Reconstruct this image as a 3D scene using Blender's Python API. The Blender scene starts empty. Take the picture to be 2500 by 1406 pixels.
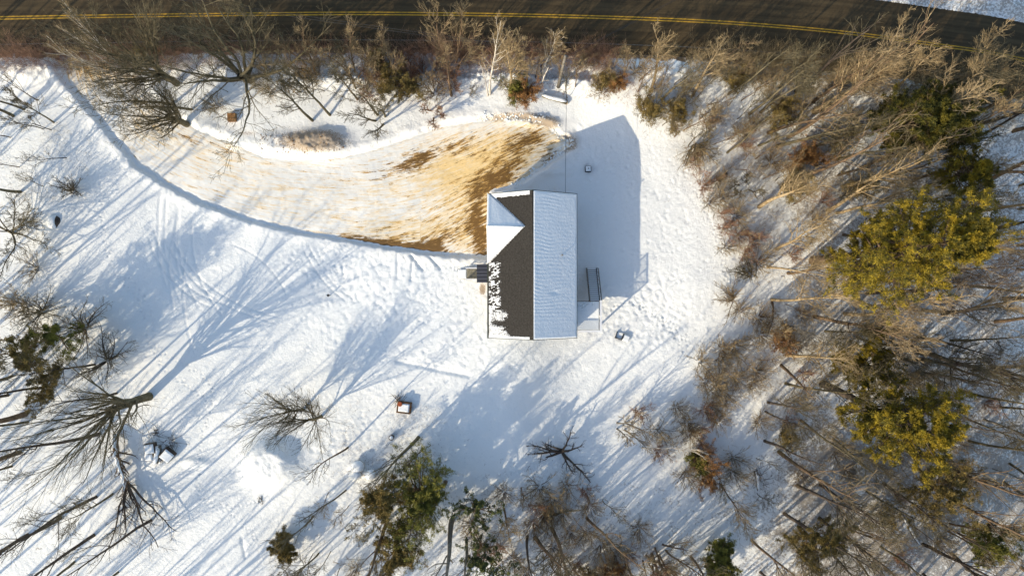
import bpy, math, random
import numpy as np
# ------------------------------------------------------------------ camera, sky, sun, exposure
S = bpy.context.scene
COL = S.collection
H = 71.0; SC = 23.5; CX, CY = 1250.0, 703.0          # drone height, pixels per metre at z=0, point right below
cam = bpy.data.objects.new('camera', bpy.data.cameras.new('camera')); COL.objects.link(cam)
cam.location = (0, 0, H); cam.rotation_euler = (0, 0, 0)
cam.data.sensor_width = 36.0; cam.data.lens = 36.0*H/(2500/SC); cam.data.clip_end = 3000
S.camera = cam
SUN_EL = math.radians(28.0); SUN_AZ = math.radians(222.5)   # where the sun stands, measured from +x
w = bpy.data.worlds.new('World'); S.world = w; w.use_nodes = True
nt = w.node_tree; bg = nt.nodes['Background']
sky = nt.nodes.new('ShaderNodeTexSky'); sky.sky_type = 'NISHITA'; sky.sun_disc = False
sky.sun_elevation = SUN_EL; sky.sun_rotation = math.radians(90) - SUN_AZ
nt.links.new(sky.outputs[0], bg.inputs[0]); bg.inputs[1].default_value = 0.15
sl = bpy.data.lights.new('sun', 'SUN'); sl.energy = 2.8; sl.angle = math.radians(0.5); sl.color = (1.0, 0.87, 0.68)
so = bpy.data.objects.new('sun', sl); COL.objects.link(so)
from mathutils import Vector, Matrix
sd = Vector((math.cos(SUN_EL)*math.cos(SUN_AZ), math.cos(SUN_EL)*math.sin(SUN_AZ), math.sin(SUN_EL)))
so.rotation_euler = sd.to_track_quat('Z', 'Y').to_euler(); so.location = (-40, -40, 60)
S.view_settings.view_transform = 'Standard'; S.view_settings.look = 'None'
S.view_settings.exposure = 0.80; S.view_settings.gamma = 1.0
S.render.engine = 'CYCLES'
R = np.random.default_rng(7)

# ------------------------------------------------------------------ numpy noise
def _hash(i, j, s):
    n = (i.astype(np.int64)*374761393 + j.astype(np.int64)*668265263 + s*1442695041) & 0xffffffff
    n = ((n ^ (n >> 13))*1274126177) & 0xffffffff
    n = n ^ (n >> 16)
    return (n & 0xffff)/65535.0
def vn(x, y, s=0):
    xi = np.floor(x); yi = np.floor(y); fx = x-xi; fy = y-yi
    fx = fx*fx*(3-2*fx); fy = fy*fy*(3-2*fy)
    a = _hash(xi, yi, s); b = _hash(xi+1, yi, s); c = _hash(xi, yi+1, s); d = _hash(xi+1, yi+1, s)
    return (a*(1-fx)+b*fx)*(1-fy)+(c*(1-fx)+d*fx)*fy
def fbm(x, y, o=4, s=0, g=.5):
    r = 0; a = 1; t = 0
    for k in range(o):
        r = r+a*vn(x*2**k+17.3*k, y*2**k-9.1*k, s+k); t += a; a *= g
    return r/t
def sst(a, b, x):
    t = np.clip((x-a)/(b-a), 0, 1); return t*t*(3-2*t)
def polydist(x, y, pts):
    """distance, arclength and signed side to a polyline (metres)"""
    best = np.full(x.shape, 1e9); al = np.zeros(x.shape); sg = np.zeros(x.shape); acc = 0
    for (ax, ay), (bx, by) in zip(pts[:-1], pts[1:]):
        dx, dy = bx-ax, by-ay; L = math.hypot(dx, dy)
        t = np.clip(((x-ax)*dx+(y-ay)*dy)/L/L, 0, 1)
        qx = x-ax-t*dx; qy = y-ay-t*dy; d = np.hypot(qx, qy)
        m = d < best; best = np.where(m, d, best); al = np.where(m, acc+t*L, al)
        sg = np.where(m, np.sign(dx*qy-dy*qx), sg); acc += L
    return best, al, sg
def inpoly(x, y, pts):
    c = np.zeros(x.shape, bool); n = len(pts)
    for i in range(n):
        ax, ay = pts[i]; bx, by = pts[(i+1) % n]
        if ay == by: continue
        c ^= ((ay > y) != (by > y)) & (x < (bx-ax)*(y-ay)/(by-ay)+ax)
    return c
def W(px, py, z=0.0):
    k = (H-z)/H/SC; return ((px-CX)*k, (CY-py)*k)
def smooth_line(pts, n=6):
    out = []
    P = [pts[0]]+list(pts)+[pts[-1]]
    for i in range(1, len(P)-2):
        for j in range(n):
            t = j/n; q = []
            for c in (0, 1):
                a, b, d, e = P[i-1][c], P[i][c], P[i+1][c], P[i+2][c]
                q.append(.5*(2*b+(d-a)*t+(2*a-5*b+4*d-e)*t*t+(3*b-a-3*d+e)*t**3))
            out.append(tuple(q))
    out.append(pts[-1]); return out
WL = lambda pts, z=0.0: [W(a, b, z) for a, b in pts]

# ------------------------------------------------------------------ terrain
ROADC = smooth_line(WL([(-2600, 120), (-900, 60), (0, 41), (300, 36), (600, 32), (900, 30), (1250, 34), (1550, 42), (1800, 54), (2060, 76), (2300, 108), (2500, 142), (3100, 280), (4600, 800)]))
DRIVE_PX = [(120, 118), (150, 195), (240, 300), (330, 405), (400, 452), (480, 492), (600, 538), (720, 567), (850, 590), (940, 606), (1020, 616), (1110, 626), (1200, 630), (1200, 520), (1200, 470),
            (1262, 452), (1330, 408), (1400, 352), (1392, 330), (1345, 300), (1270, 282), (1180, 288), (1080, 300), (1000, 328), (900, 362), (830, 378), (700, 384), (640, 374), (560, 340), (480, 312), (420, 270), (360, 215), (330, 160), (330, 118)]
DRIVE = WL(DRIVE_PX)
DRIVE_C = WL([(200, 100), (235, 230), (340, 345), (480, 420), (650, 465), (850, 485), (1000, 470), (1150, 420), (1280, 360), (1420, 300)])
BANK = WL([(640, 182), (760, 184), (900, 182), (1060, 184), (1200, 178), (1330, 188), (1440, 190), (1500, 215)])
def driveway_mask(x, y):
    d, _, _ = polydist(x, y, DRIVE+[DRIVE[0]])
    s = np.where(inpoly(x, y, DRIVE), d, -d)
    return s+(fbm(x*1.7, y*1.7, 3, 5)-.5)*.35
TRAILS = [[(247, 450), (250, 520), (262, 600), (285, 670), (345, 750), (375, 860), (440, 930), (530, 990)],
          [(285, 670), (325, 690), (370, 770), (385, 850), (470, 900), (520, 960), (490, 1080), (490, 1215), (560, 1250), (640, 1330)],
          [(490, 1215), (560, 1235), (640, 1222)],
          [(1085, 1145), (1150, 1165), (1230, 1160), (1330, 1140), (1530, 1160)],
          [(1160, 120+30), (1165, 650-480), (1150, 250)],
          [(1700, 440), (1740, 520), (1770, 600), (1790, 700)], [(1560, 730), (1600, 770), (1650, 800), (1700, 850)],
          [(1540, 720), (1590, 760), (1660, 790)], [(1140, 665), (1080, 650), (1010, 640), (960, 620)],
          [(1480, 760), (1560, 740), (1640, 800), (1680, 860)]]
_dents = []
_rd = random.Random(3)
for tr in TRAILS:
    L = smooth_line(WL(tr), 8); acc = 0; side = 1
    for a, b in zip(L[:-1], L[1:]):
        dx, dy = b[0]-a[0], b[1]-a[1]; l = math.hypot(dx, dy)
        while acc < l:
            t = acc/l; side = -side
            _dents.append((a[0]+t*dx-side*dy/l*.10+_rd.gauss(0, .05), a[1]+t*dy+side*dx/l*.10+_rd.gauss(0, .05), .12, _rd.uniform(.06, .13))); acc += .42
        acc -= l
for cx, cy, sx, sy, n in [(960, 730, 150, 90, 260), (820, 640, 80, 45, 110), (1570, 740, 70, 50, 120), (1500, 790, 40, 40, 60), (1640, 800, 60, 50, 80), (1100, 860, 90, 40, 80), (1620, 480, 60, 90, 50), (1150, 640, 40, 20, 60), (900, 1020, 160, 80, 120), (870, 1120, 90, 60, 80), (1450, 620, 40, 110, 40), (1300, 1180, 150, 60, 80), (1480, 400, 80, 60, 40)]:
    for _ in range(n):
        x, y = W(_rd.gauss(cx, sx), _rd.gauss(cy, sy))
        _dents.append((x, y, _rd.uniform(.14, .32), _rd.uniform(.02, .06)))
def height(x, y, fine=True):
    x = np.asarray(x, float); y = np.asarray(y, float)
    # ground falls away on the east side of the house
    z = -1.9*sst(-1.2, 7.5, x)*sst(-26, -12, y)*(1-sst(15, 24, y))-1.2*sst(-1.2, 9, x)*(1-sst(-26, -12, y))
    z = z-1.2*sst(30, 60, x)*(1-sst(16, 26, y))
    z = z+(fbm(x/9, y/9, 3, 11)-.5)*.7*sst(3, 9, np.hypot((x-2)/1.2, y-2)-6)*(1-sst(20, 24, y))
    # road corridor
    m = (np.abs(y-28) < 40)
    rd = np.full(x.shape, 99.)
    if m.any():
        rd[m] = polydist(x[m], y[m], ROADC)[0]
    k = 1-sst(4.2, 7.5, rd); z = z*(1-k)+(-.45)*k
    rn = (fbm(x*.8, y*.8, 3, 77)-.5)
    z = z+.35*np.exp(-((rd-5.3+rn*1.5)/.8)**2)*(.6+fbm(x*1.3, y*1.3, 2, 9))*(y < 40)
    z = np.where(rd < 3.75, -.62, z)
    # plough bank along the road
    d, al, sg = polydist(x, y, BANK)
    e = sst(2, 5, al)*(1-sst(31, 36, al))
    lump = (fbm(x*1.1, y*1.1, 2, 31)-.5)*.9
    s = d*sg+lump
    z = z+e*(-.55*sst(-.25, .15, s)*(1-sst(1.2, 3.2, s)) + .28*np.exp(-((s+.45)/.4)**2)*(.5+vn(x*2.2, y*2.2, 3)))
    # driveway cut into the snow, with berms
    near = (x > -52) & (x < 9) & (y > 0) & (y < 27)
    dm = np.full(x.shape, -9.)
    if near.any(): dm[near] = driveway_mask(x[near], y[near])
    z = z-.40*sst(-.25, .15, dm)
    z = z+.16*np.exp(-((dm+.5)/.45)**2)*(fbm(x*1.5, y*1.5, 3, 15))*(dm > -3)
    if fine: z = z+.05*np.where(dm > 0, (fbm(x*2, y*2, 3, 4)-.5), 0)
    # piles and mounds (px, py, rx, ry, h)
    for px, py, rx, ry, hh, rough in [(690, 352, 62, 26, .45, .35), (785, 350, 62, 32, .95, .35), (1385, 338, 28, 16, .6, .6), (1310, 294, 60, 12, .35, .5), (1345, 415, 50, 10, .2, .6), (662, 1128, 66, 54, 1.3, .1),
                                  (875, 1140, 20, 14, .55, .1), (903, 1157, 16, 12, .5, .1), (868, 1160, 14, 10, .4, .1), (80, 170, 60, 30, .7, .5), (1415, 205, 40, 16, .6, .5), (1130, 160, 60, 14, .3, .5),
                                  (1985, 245, 22, 14, .4, .2), (1962, 298, 16, 10, .5, .3), (2130, 1150, 30, 24, .6, .2), (575, 355, 16, 8, .4, .7), (385, 1105, 42, 34, .35, .6), (1080, 175, 40, 10, .35, .6), (480, 1130, 30, 12, .25, .3), (240, 545, 0.01, 0.01, 0, 0)]:
        cx, cy = W(px, py); a, b = rx/SC, ry/SC
        q = ((x-cx)/a)**2+((y-cy)/b)**2
        mm = q < 9
        if hh and mm.any():
            f = np.exp(-np.maximum(q-.25, 0)**1.3*1.2)
            z = z+np.where(mm, hh*f*(1+rough*(fbm(x*2.2, y*2.2, 3, 21)-.5)*1.4), 0)
    if fine:
        lawn = sst(.0, -.6, dm)*(rd > 3.9) if False else (1-sst(-.6, 0, dm))*(rd > 3.9)
        rough = .35+1.0*sst(18, 32, x)+.5*sst(22, 26, y)
        z = z+lawn*rough*((fbm(x/1.8, y/1.8, 3, 41)-.5)*.16+(fbm(x*2.1, y*2.1, 3, 43)-.5)*.05)
        # churned snow west and south of the house
        for px, py, rx, ry, a in [(950, 720, 230, 110, 1), (1600, 760, 110, 90, 1.1), (820, 640, 110, 50, 1), (1300, 900, 300, 60, .5), (1650, 560, 80, 160, .7), (1450, 400, 90, 80, .5), (900, 1060, 200, 90, .8)]:
            cx, cy = W(px, py); g = np.exp(-(((x-cx)*SC/rx)**2+((y-cy)*SC/ry)**2)*1.2)*a
            u = x*.8+y*.6; v = -x*.6+y*.8
            z = z+lawn*g*(np.maximum(fbm(u*.9, v*3.2, 2, 51)-.52, 0)*-.30+np.maximum(fbm(u*3.0+9, v*1.4, 2, 52)-.55, 0)*-.22)
        # curved sledge tracks on the lawn
        cx, cy = W(760, 600)
        for rr, ccx, ccy, a0, a1, wd in [(17.3, 790, 560, 165, 205, .14), (16.6, 790, 560, 160, 210, .14), (15.9, 800, 575, 168, 200, .10), (15.2, 790, 560, 170, 215, .12), (14.2, 800, 560, 172, 222, .1), (19, 860, 660, 160, 196, .1), (18.4, 880, 700, 165, 205, .1), (11.5, 620, 500, 195, 250, .1), (10.8, 620, 500, 190, 255, .1), (16, 740, 420, 205, 262, .09), (15.3, 740, 420, 205, 262, .09), (9, 500, 800, 20, 75, .08), (12, 1000, 500, 200, 238, .08), (11.4, 1000, 500, 198, 240, .08)]:
            gx, gy = W(ccx, ccy); r = np.hypot(x-gx, y-gy); th = np.degrees(np.arctan2(y-gy, x-gx)) % 360
            z = z-.08*lawn*np.exp(-((r-rr+.25*(vn(x*.3, y*.3, 8)-.5))/wd)**2)*sst(a0, a0+6, th)*(1-sst(a1-6, a1, th))
        for a, b, wd, dp in [((970, 882), (1145, 918), .22, .16), ((960, 870), (1130, 905), .12, .06), ((1003, 622), (1032, 658), .16, .25), ((1045, 622), (1075, 655), .16, .25), ((970, 625), (970, 680), .13, .14), ((1008, 630), (1003, 684), .11, .12), ((835, 596), (885, 598), .15, .12), ((835, 650), (838, 675), .14, .14), ((590, 1310), (600, 1360), .15, .12)]:
            d, al, sg = polydist(x, y, WL([a, b])); z = z-dp*lawn*np.exp(-(d/wd)**2)
    return z
def gz(x, y): return float(height(np.array([x]), np.array([y]), False)[0])
def G(px, py):
    """ground point seen at that pixel"""
    z = 0
    for _ in range(5):
        x, y = W(px, py, z); z = gz(x, y)
    return Vector((x, y, z))

# ------------------------------------------------------------------ materials
def mat(name, col, rough=.8, col2=None, scale=5, bump=0, bscale=30, metal=0, stretch=None):
    m = bpy.data.materials.new(name); m.use_nodes = True; n = m.node_tree; b = n.nodes['Principled BSDF']
    b.inputs['Roughness'].default_value = rough; b.inputs['Metallic'].default_value = metal
    b.inputs['Specular IOR Level'].default_value = .25
    b.inputs['Base Color'].default_value = (*col, 1)
    tc = n.nodes.new('ShaderNodeTexCoord'); src = tc.outputs['Object']
    if stretch:
        mp = n.nodes.new('ShaderNodeMapping'); mp.inputs['Scale'].default_value = stretch
        n.links.new(src, mp.inputs[0]); src = mp.outputs[0]
    if col2:
        no = n.nodes.new('ShaderNodeTexNoise'); no.inputs['Scale'].default_value = scale; no.inputs['Detail'].default_value = 6
        rp = n.nodes.new('ShaderNodeValToRGB'); rp.color_ramp.elements[0].position = .38; rp.color_ramp.elements[1].position = .62
        rp.color_ramp.elements[0].color = (*col, 1); rp.color_ramp.elements[1].color = (*col2, 1)
        n.links.new(src, no.inputs[0]); n.links.new(no.outputs[0], rp.inputs[0]); n.links.new(rp.outputs[0], b.inputs['Base Color'])
    if bump:
        no = n.nodes.new('ShaderNodeTexNoise'); no.inputs['Scale'].default_value = bscale; no.inputs['Detail'].default_value = 5
        bp = n.nodes.new('ShaderNodeBump'); bp.inputs['Strength'].default_value = bump; bp.inputs['Distance'].default_value = .05
        n.links.new(src, no.inputs[0]); n.links.new(no.outputs[0], bp.inputs['Height']); n.links.new(bp.outputs[0], b.inputs['Normal'])
    return m
class NG:
    def __init__(s, name):
        s.m = bpy.data.materials.new(name); s.m.use_nodes = True; s.t = s.m.node_tree; s.b = s.t.nodes['Principled BSDF']
        s.b.inputs['Specular IOR Level'].default_value = .2
    def n(s, typ, **kw):
        q = s.t.nodes.new(typ)
        for k, v in kw.items(): setattr(q, k, v)
        return q
    def l(s, a, b): s.t.links.new(a, b)
    def noise(s, vec, sc, det=5, rough=.5):
        q = s.n('ShaderNodeTexNoise'); q.inputs['Scale'].default_value = sc; q.inputs['Detail'].default_value = det; q.inputs['Roughness'].default_value = rough
        s.l(vec, q.inputs[0]); return q.outputs[0]
    def math(s, op, a, b=None, c=None):
        q = s.n('ShaderNodeMath', operation=op)
        for i, v in enumerate((a, b, c)):
            if v is None: continue
            if isinstance(v, (int, float)): q.inputs[i].default_value = v
            else: s.l(v, q.inputs[i])
        return q.outputs[0]
    def step(s, v, lo, hi):
        q = s.n('ShaderNodeMapRange', interpolation_type='SMOOTHSTEP'); s.l(v, q.inputs[0]); q.inputs[1].default_value = lo; q.inputs[2].default_value = hi; return q.outputs[0]
    def mix(s, f, a, b):
        q = s.n('ShaderNodeMix', data_type='RGBA')
        if isinstance(f, (int, float)): q.inputs[0].default_value = f
        else: s.l(f, q.inputs[0])
        for i, v in ((6, a), (7, b)):
            if isinstance(v, tuple): q.inputs[i].default_value = (*v, 1)
            else: s.l(v, q.inputs[i])
        return q.outputs[2]
    def attr(s, name):
        q = s.n('ShaderNodeAttribute'); q.attribute_name = name; return q.outputs['Fac']
    def bump(s, h, st, dist=.05):
        q = s.n('ShaderNodeBump'); q.inputs['Strength'].default_value = st; q.inputs['Distance'].default_value = dist; s.l(h, q.inputs['Height']); s.l(q.outputs[0], s.b.inputs['Normal'])
SNOW = (.80, .83, .87)
def snow_ground():
    g = NG('snow_ground'); tc = g.n('ShaderNodeTexCoord').outputs['Object']
    big = g.noise(tc, .35, 4); col = g.mix(big, (.80, .815, .765), (.85, .845, .78))
    lit = g.attr('litter_shade'); ver = g.attr('verge_shade'); dirt = g.attr('dirt')
    sp = g.noise(tc, 4.5, 6, .7); cl = g.noise(tc, .6, 4, .6)
    a = g.math('ADD', sp, g.math('MULTIPLY', cl, .5)); a = g.math('ADD', a, g.math('MULTIPLY', lit, .34))
    lm = g.step(a, .93, 1.10)
    col = g.mix(g.math('MULTIPLY', lm, .68), col, (.20, .15, .10))  # leaf litter speckle, its darkness also painting canopy shade on the snow
    sp2 = g.noise(tc, 9, 5, .75); dm = g.step(g.math('ADD', g.math('MULTIPLY', sp2, .8), g.math('MULTIPLY', dirt, .5)), .68, .86)
    col = g.mix(g.math('MULTIPLY', dirt, .20), col, (.74, .52, .28)); col = g.mix(g.math('MULTIPLY', dm, .75), col, (.28, .18, .08))
    vb = g.noise(tc, 2.2, 6, .65); vm = g.step(g.math('ADD', g.math('MULTIPLY', vb, .7), ver), .72, .86)
    vc = g.mix(g.noise(tc, 7, 5), (.09, .06, .035), (.22, .13, .065))
    col = g.mix(vm, col, vc)
    g.l(col, g.b.inputs['Base Color']); g.b.inputs['Roughness'].default_value = .65
    f = g.math('ADD', g.noise(tc, 2.2, 8, .62), g.math('MULTIPLY', g.noise(tc, 8.0, 6, .7), .5)); g.bump(f, .75, .12)
    return g.m
def drive_mat():
    g = NG('packed_dirty_snow'); uv = g.n('ShaderNodeUVMap').outputs[0]; tc = g.n('ShaderNodeTexCoord').outputs['Object']
    mp = g.n('ShaderNodeMapping'); mp.inputs['Scale'].default_value = (.16, 1.9, 1); g.l(uv, mp.inputs[0]); st = mp.outputs[0]
    mp2 = g.n('ShaderNodeMapping'); mp2.inputs['Scale'].default_value = (.26, 1.35, 1); g.l(uv, mp2.inputs[0]); s2 = mp2.outputs[0]
    d = g.attr('dirt'); tan = g.attr('tan')
    n1 = g.noise(st, 3.2, 10, .74); n2 = g.noise(s2, 1.7, 10, .74); n3 = g.noise(s2, 4.5, 8, .78); n4 = g.noise(tc, 5, 5, .7)
    cn = lambda q, f: g.math('ADD', g.math('MULTIPLY', g.math('SUBTRACT', q, .5), f), .5)
    n1c, n2c, n3c = cn(n1, 1.9), cn(n2, 2.2), cn(n3, 2.3)
    base = g.mix(g.step(n1, .38, .62), (.78, .79, .74), (.79, .76, .67))
    base = g.mix(g.math('MULTIPLY', tan, .36), base, (.86, .69, .38))
    line = g.step(n1, .58, .68); base = g.mix(g.math('MULTIPLY', line, .55), base, (.36, .28, .15))
    t = g.step(g.math('ADD', g.math('ADD', g.math('MULTIPLY', n1c, .5), g.math('MULTIPLY', n2c, .5)), g.math('MULTIPLY', tan, .27)), .52, .86)
    col = g.mix(g.math('MULTIPLY', t, .8), base, (.78, .52, .17))
    k = g.math('ADD', g.math('ADD', g.math('MULTIPLY', n2c, .65), g.math('MULTIPLY', n1c, .35)), g.math('MULTIPLY', d, .27))
    col = g.mix(g.math('MULTIPLY', g.step(k, .64, .80), .85), col, (.44, .235, .045))
    kk = g.math('ADD', g.math('ADD', g.math('MULTIPLY', n3c, .6), g.math('MULTIPLY', n2c, .4)), g.math('MULTIPLY', d, .24))
    col = g.mix(g.math('MULTIPLY', g.step(kk, .69, .77), .92), col, (.13, .068, .018))
    spk = g.step(g.math('ADD', n4, g.math('MULTIPLY', tan, .05)), .64, .72); col = g.mix(g.math('MULTIPLY', spk, .35), col, (.35, .22, .09))
    g.l(col, g.b.inputs['Base Color']); g.b.inputs['Roughness'].default_value = .6
    g.bump(g.math('ADD', g.math('MULTIPLY', n3, .6), n2), .5, .08)
    return g.m
def road_mat():
    g = NG('asphalt'); tc = g.n('ShaderNodeTexCoord').outputs['Object']; uv = g.n('ShaderNodeUVMap').outputs[0]
    mp = g.n('ShaderNodeMapping'); mp.inputs['Scale'].default_value = (.05, 1.3, 1); g.l(uv, mp.inputs[0])
    a = g.noise(mp.outputs[0], 2.0, 6, .6); b = g.noise(tc, 14, 4, .7)
    col = g.mix(g.step(a, .35, .7), (.036, .024, .010), (.076, .052, .023)); col = g.mix(g.math('MULTIPLY', b, .35), col, (.11, .08, .042))
    g.l(col, g.b.inputs['Base Color']); g.b.inputs['Roughness'].default_value = .85; g.bump(b, .3, .02); return g.m
def snow_obj(name, b=.5):
    g = NG(name); tc = g.n('ShaderNodeTexCoord').outputs['Object']
    col = g.mix(g.noise(tc, 1.0, 4), (.79, .82, .79), (.84, .85, .81)); g.l(col, g.b.inputs['Base Color']); g.b.inputs['Roughness'].default_value = .65
    g.bump(g.noise(tc, 4, 6, .6), b, .08); return g.m
M = {}
M['ground'] = snow_ground(); M['drive'] = drive_mat(); M['road'] = road_mat(); M['snow'] = snow_obj('snow')
M['yellow'] = mat('road_paint_yellow', (.50, .28, .02), .7, (.34, .19, .02), 3)
M['white'] = mat('white_paint', (.72, .72, .70), .5)
M['oldwhite'] = mat('worn_road_paint', (.16, .14, .11), .8, (.10, .085, .06), 3)
def bark(name, a, b): return mat(name, a, .9, b, 2.2, .6, 14)
M['olive'] = bark('bark_olive', (.085, .07, .035), (.17, .14, .08))
M['tan'] = bark('bark_tan', (.30, .21, .10), (.46, .35, .20))
M['brown'] = bark('bark_brown', (.11, .07, .038), (.20, .135, .08))
M['dark'] = bark('bark_dark', (.055, .04, .03), (.11, .085, .06))
M['greyb'] = bark('bark_grey', (.13, .115, .09), (.22, .195, .155))
M['pale'] = bark('bark_pale', (.50, .44, .34), (.66, .60, .50))
M['red'] = bark('twigs_red_brown', (.24, .13, .075), (.40, .24, .15))
M['russet'] = bark('twigs_russet', (.22, .16, .08), (.42, .31, .16))
def fol(name, a, b, sc=1.2):
    g = NG(name); tc = g.n('ShaderNodeTexCoord').outputs['Object']
    f = g.step(g.noise(tc, sc, 5, .6), .38, .62); col = g.mix(f, a, b); g.l(col, g.b.inputs['Base Color']); g.b.inputs['Roughness'].default_value = .7
    return g.m
M['gold'] = fol('needles_golden', (.07, .065, .012), (.33, .235, .018))
M['pine'] = fol('needles_green', (.08, .085, .018), (.28, .25, .045))
M['darkpine'] = fol('needles_dark_olive', (.035, .04, .010), (.15, .125, .016))
M['cedar'] = fol('needles_olive', (.13, .10, .028), (.28, .20, .06), 1.8)
M['rust'] = fol('leaves_rust', (.22, .10, .03), (.36, .19, .06), 2)
M['holly'] = fol('leaves_dark', (.035, .05, .02), (.16, .17, .05))

# ------------------------------------------------------------------ object helpers
def tag(o, label=None, cat=None, group=None, kind=None):
    if label: o['label'] = label
    if cat: o['category'] = cat
    if group: o['group'] = group
    if kind: o['kind'] = kind
    return o
def link(name, me, m, parent=None):
    o = bpy.data.objects.new(name, me); COL.objects.link(o)
    if m is not None:
        for q in (m if isinstance(m, (list, tuple)) else [m]): me.materials.append(q)
    if parent: o.parent = parent
    return o
def empty(name, loc, rz=0, label=None, cat=None, group=None):
    o = bpy.data.objects.new(name, None); COL.objects.link(o); o.location = loc; o.rotation_euler = (0, 0, rz); o.empty_display_size = .3
    return tag(o, label, cat, group)
def np_mesh(name, V, F, smooth=True, uv=None, attrs=None):
    """F: list of (n,k) index arrays"""
    me = bpy.data.meshes.new(name); V = np.asarray(V, np.float32).reshape(-1, 3)
    F = [f for f in F if len(f)]
    tot = sum(f.size for f in F); npoly = sum(len(f) for f in F)
    me.vertices.add(len(V)); me.vertices.foreach_set('co', V.ravel())
    me.loops.add(tot); me.polygons.add(npoly)
    li = np.concatenate([f.ravel() for f in F]).astype(np.int32); me.loops.foreach_set('vertex_index', li)
    ks = np.concatenate([np.full(len(f), f.shape[1]) for f in F]); st = np.concatenate([[0], np.cumsum(ks)[:-1]]).astype(np.int32)
    me.polygons.foreach_set('loop_start', st)
    me.polygons.foreach_set('use_smooth', np.full(npoly, smooth))
    me.update(calc_edges=True)
    if uv is not None:
        l = me.uv_layers.new(name='UVMap'); l.data.foreach_set('uv', np.asarray(uv, np.float32)[li].ravel())
    for k, a in (attrs or {}).items():
        q = me.attributes.new(k, 'FLOAT', 'POINT'); q.data.foreach_set('value', np.asarray(a, np.float32).ravel())
    return me
class MB:
    """collects boxes, prisms and tubes into one mesh"""
    def __init__(s): s.V = []; s.F = {}; s.n = 0
    def add(s, V, F):
        V = np.asarray(V, float).reshape(-1, 3); s.V.append(V)
        for f in F: s.F.setdefault(len(f), []).append([i+s.n for i in f])
        s.n += len(V); return s
    def box(s, c, d, rz=0, rx=0, ry=0):
        c = Vector(c); m = Matrix.Rotation(rz, 3, 'Z') @ Matrix.Rotation(ry, 3, 'Y') @ Matrix.Rotation(rx, 3, 'X')
        V = [c+m @ Vector((sx*d[0]/2, sy*d[1]/2, sz*d[2]/2)) for sx in (-1, 1) for sy in (-1, 1) for sz in (-1, 1)]
        return s.add([tuple(v) for v in V], [(0, 1, 3, 2), (4, 6, 7, 5), (0, 4, 5, 1), (2, 3, 7, 6), (0, 2, 6, 4), (1, 5, 7, 3)])
    def prism(s, pts, a, b):
        """polygon pts (xyz list) extruded by vector a->b offsets"""
        n = len(pts); V = [Vector(p)+Vector(a) for p in pts]+[Vector(p)+Vector(b) for p in pts]
        F = [tuple(range(n))[::-1], tuple(range(n, 2*n))]+[(i, (i+1) % n, n+(i+1) % n, n+i) for i in range(n)]
        return s.add([tuple(v) for v in V], F)
    def tube(s, pts, r, k=8, cap=True):
        P = np.array([pts], float); rr = np.array([[r]*len(pts)] if np.isscalar(r) else [r], float)
        V, F = tubes(P, rr, k); n = len(V)
        fs = [tuple(f) for f in F]
        if cap: fs += [tuple(range(k))[::-1], tuple(range(n-k, n))]
        return s.add(V, fs)
    def build(s, name, m, parent=None, smooth=False, bev=0):
        V = np.concatenate(s.V); F = [np.array(v) for v in s.F.values()]
        o = link(name, np_mesh(name, V, F, smooth), m, parent)
        if bev:
            b = o.modifiers.new('bevel', 'BEVEL'); b.width = bev; b.segments = 2; b.limit_method = 'ANGLE'
        return o
def tubes(P, Rr, k):
    """P (N,m,3), Rr (N,m) -> verts, quads"""
    N, m, _ = P.shape
    T = np.empty_like(P); T[:, 1:-1] = P[:, 2:]-P[:, :-2]; T[:, 0] = P[:, 1]-P[:, 0]; T[:, -1] = P[:, -1]-P[:, -2]
    T /= np.linalg.norm(T, axis=2, keepdims=True)+1e-9
    ref = np.where(np.abs(T[:, :1, 2:3]) > .8, np.array([1., 0, 0]), np.array([0, 0, 1.])); ref = np.broadcast_to(ref, P.shape)
    U = np.cross(T, ref); U /= np.linalg.norm(U, axis=2, keepdims=True)+1e-9; Vv = np.cross(T, U)
    a = np.arange(k)*2*np.pi/k
    V = P[:, :, None, :]+Rr[:, :, None, None]*(np.cos(a)[None, None, :, None]*U[:, :, None, :]+np.sin(a)[None, None, :, None]*Vv[:, :, None, :])
    idx = np.arange(N*m*k).reshape(N, m, k); nx = np.roll(idx, -1, axis=2)
    F = np.stack([idx[:, :-1], nx[:, :-1], nx[:, 1:], idx[:, 1:]], -1).reshape(-1, 4)
    return V.reshape(-1, 3), F
def merge(parts):
    Vs = []; Fs = {}; n = 0
    for V, F in parts:
        Vs.append(V); Fs.setdefault(F.shape[1], []).append(F+n); n += len(V)
    return np.concatenate(Vs), [np.concatenate(f) for f in Fs.values()]
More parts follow.
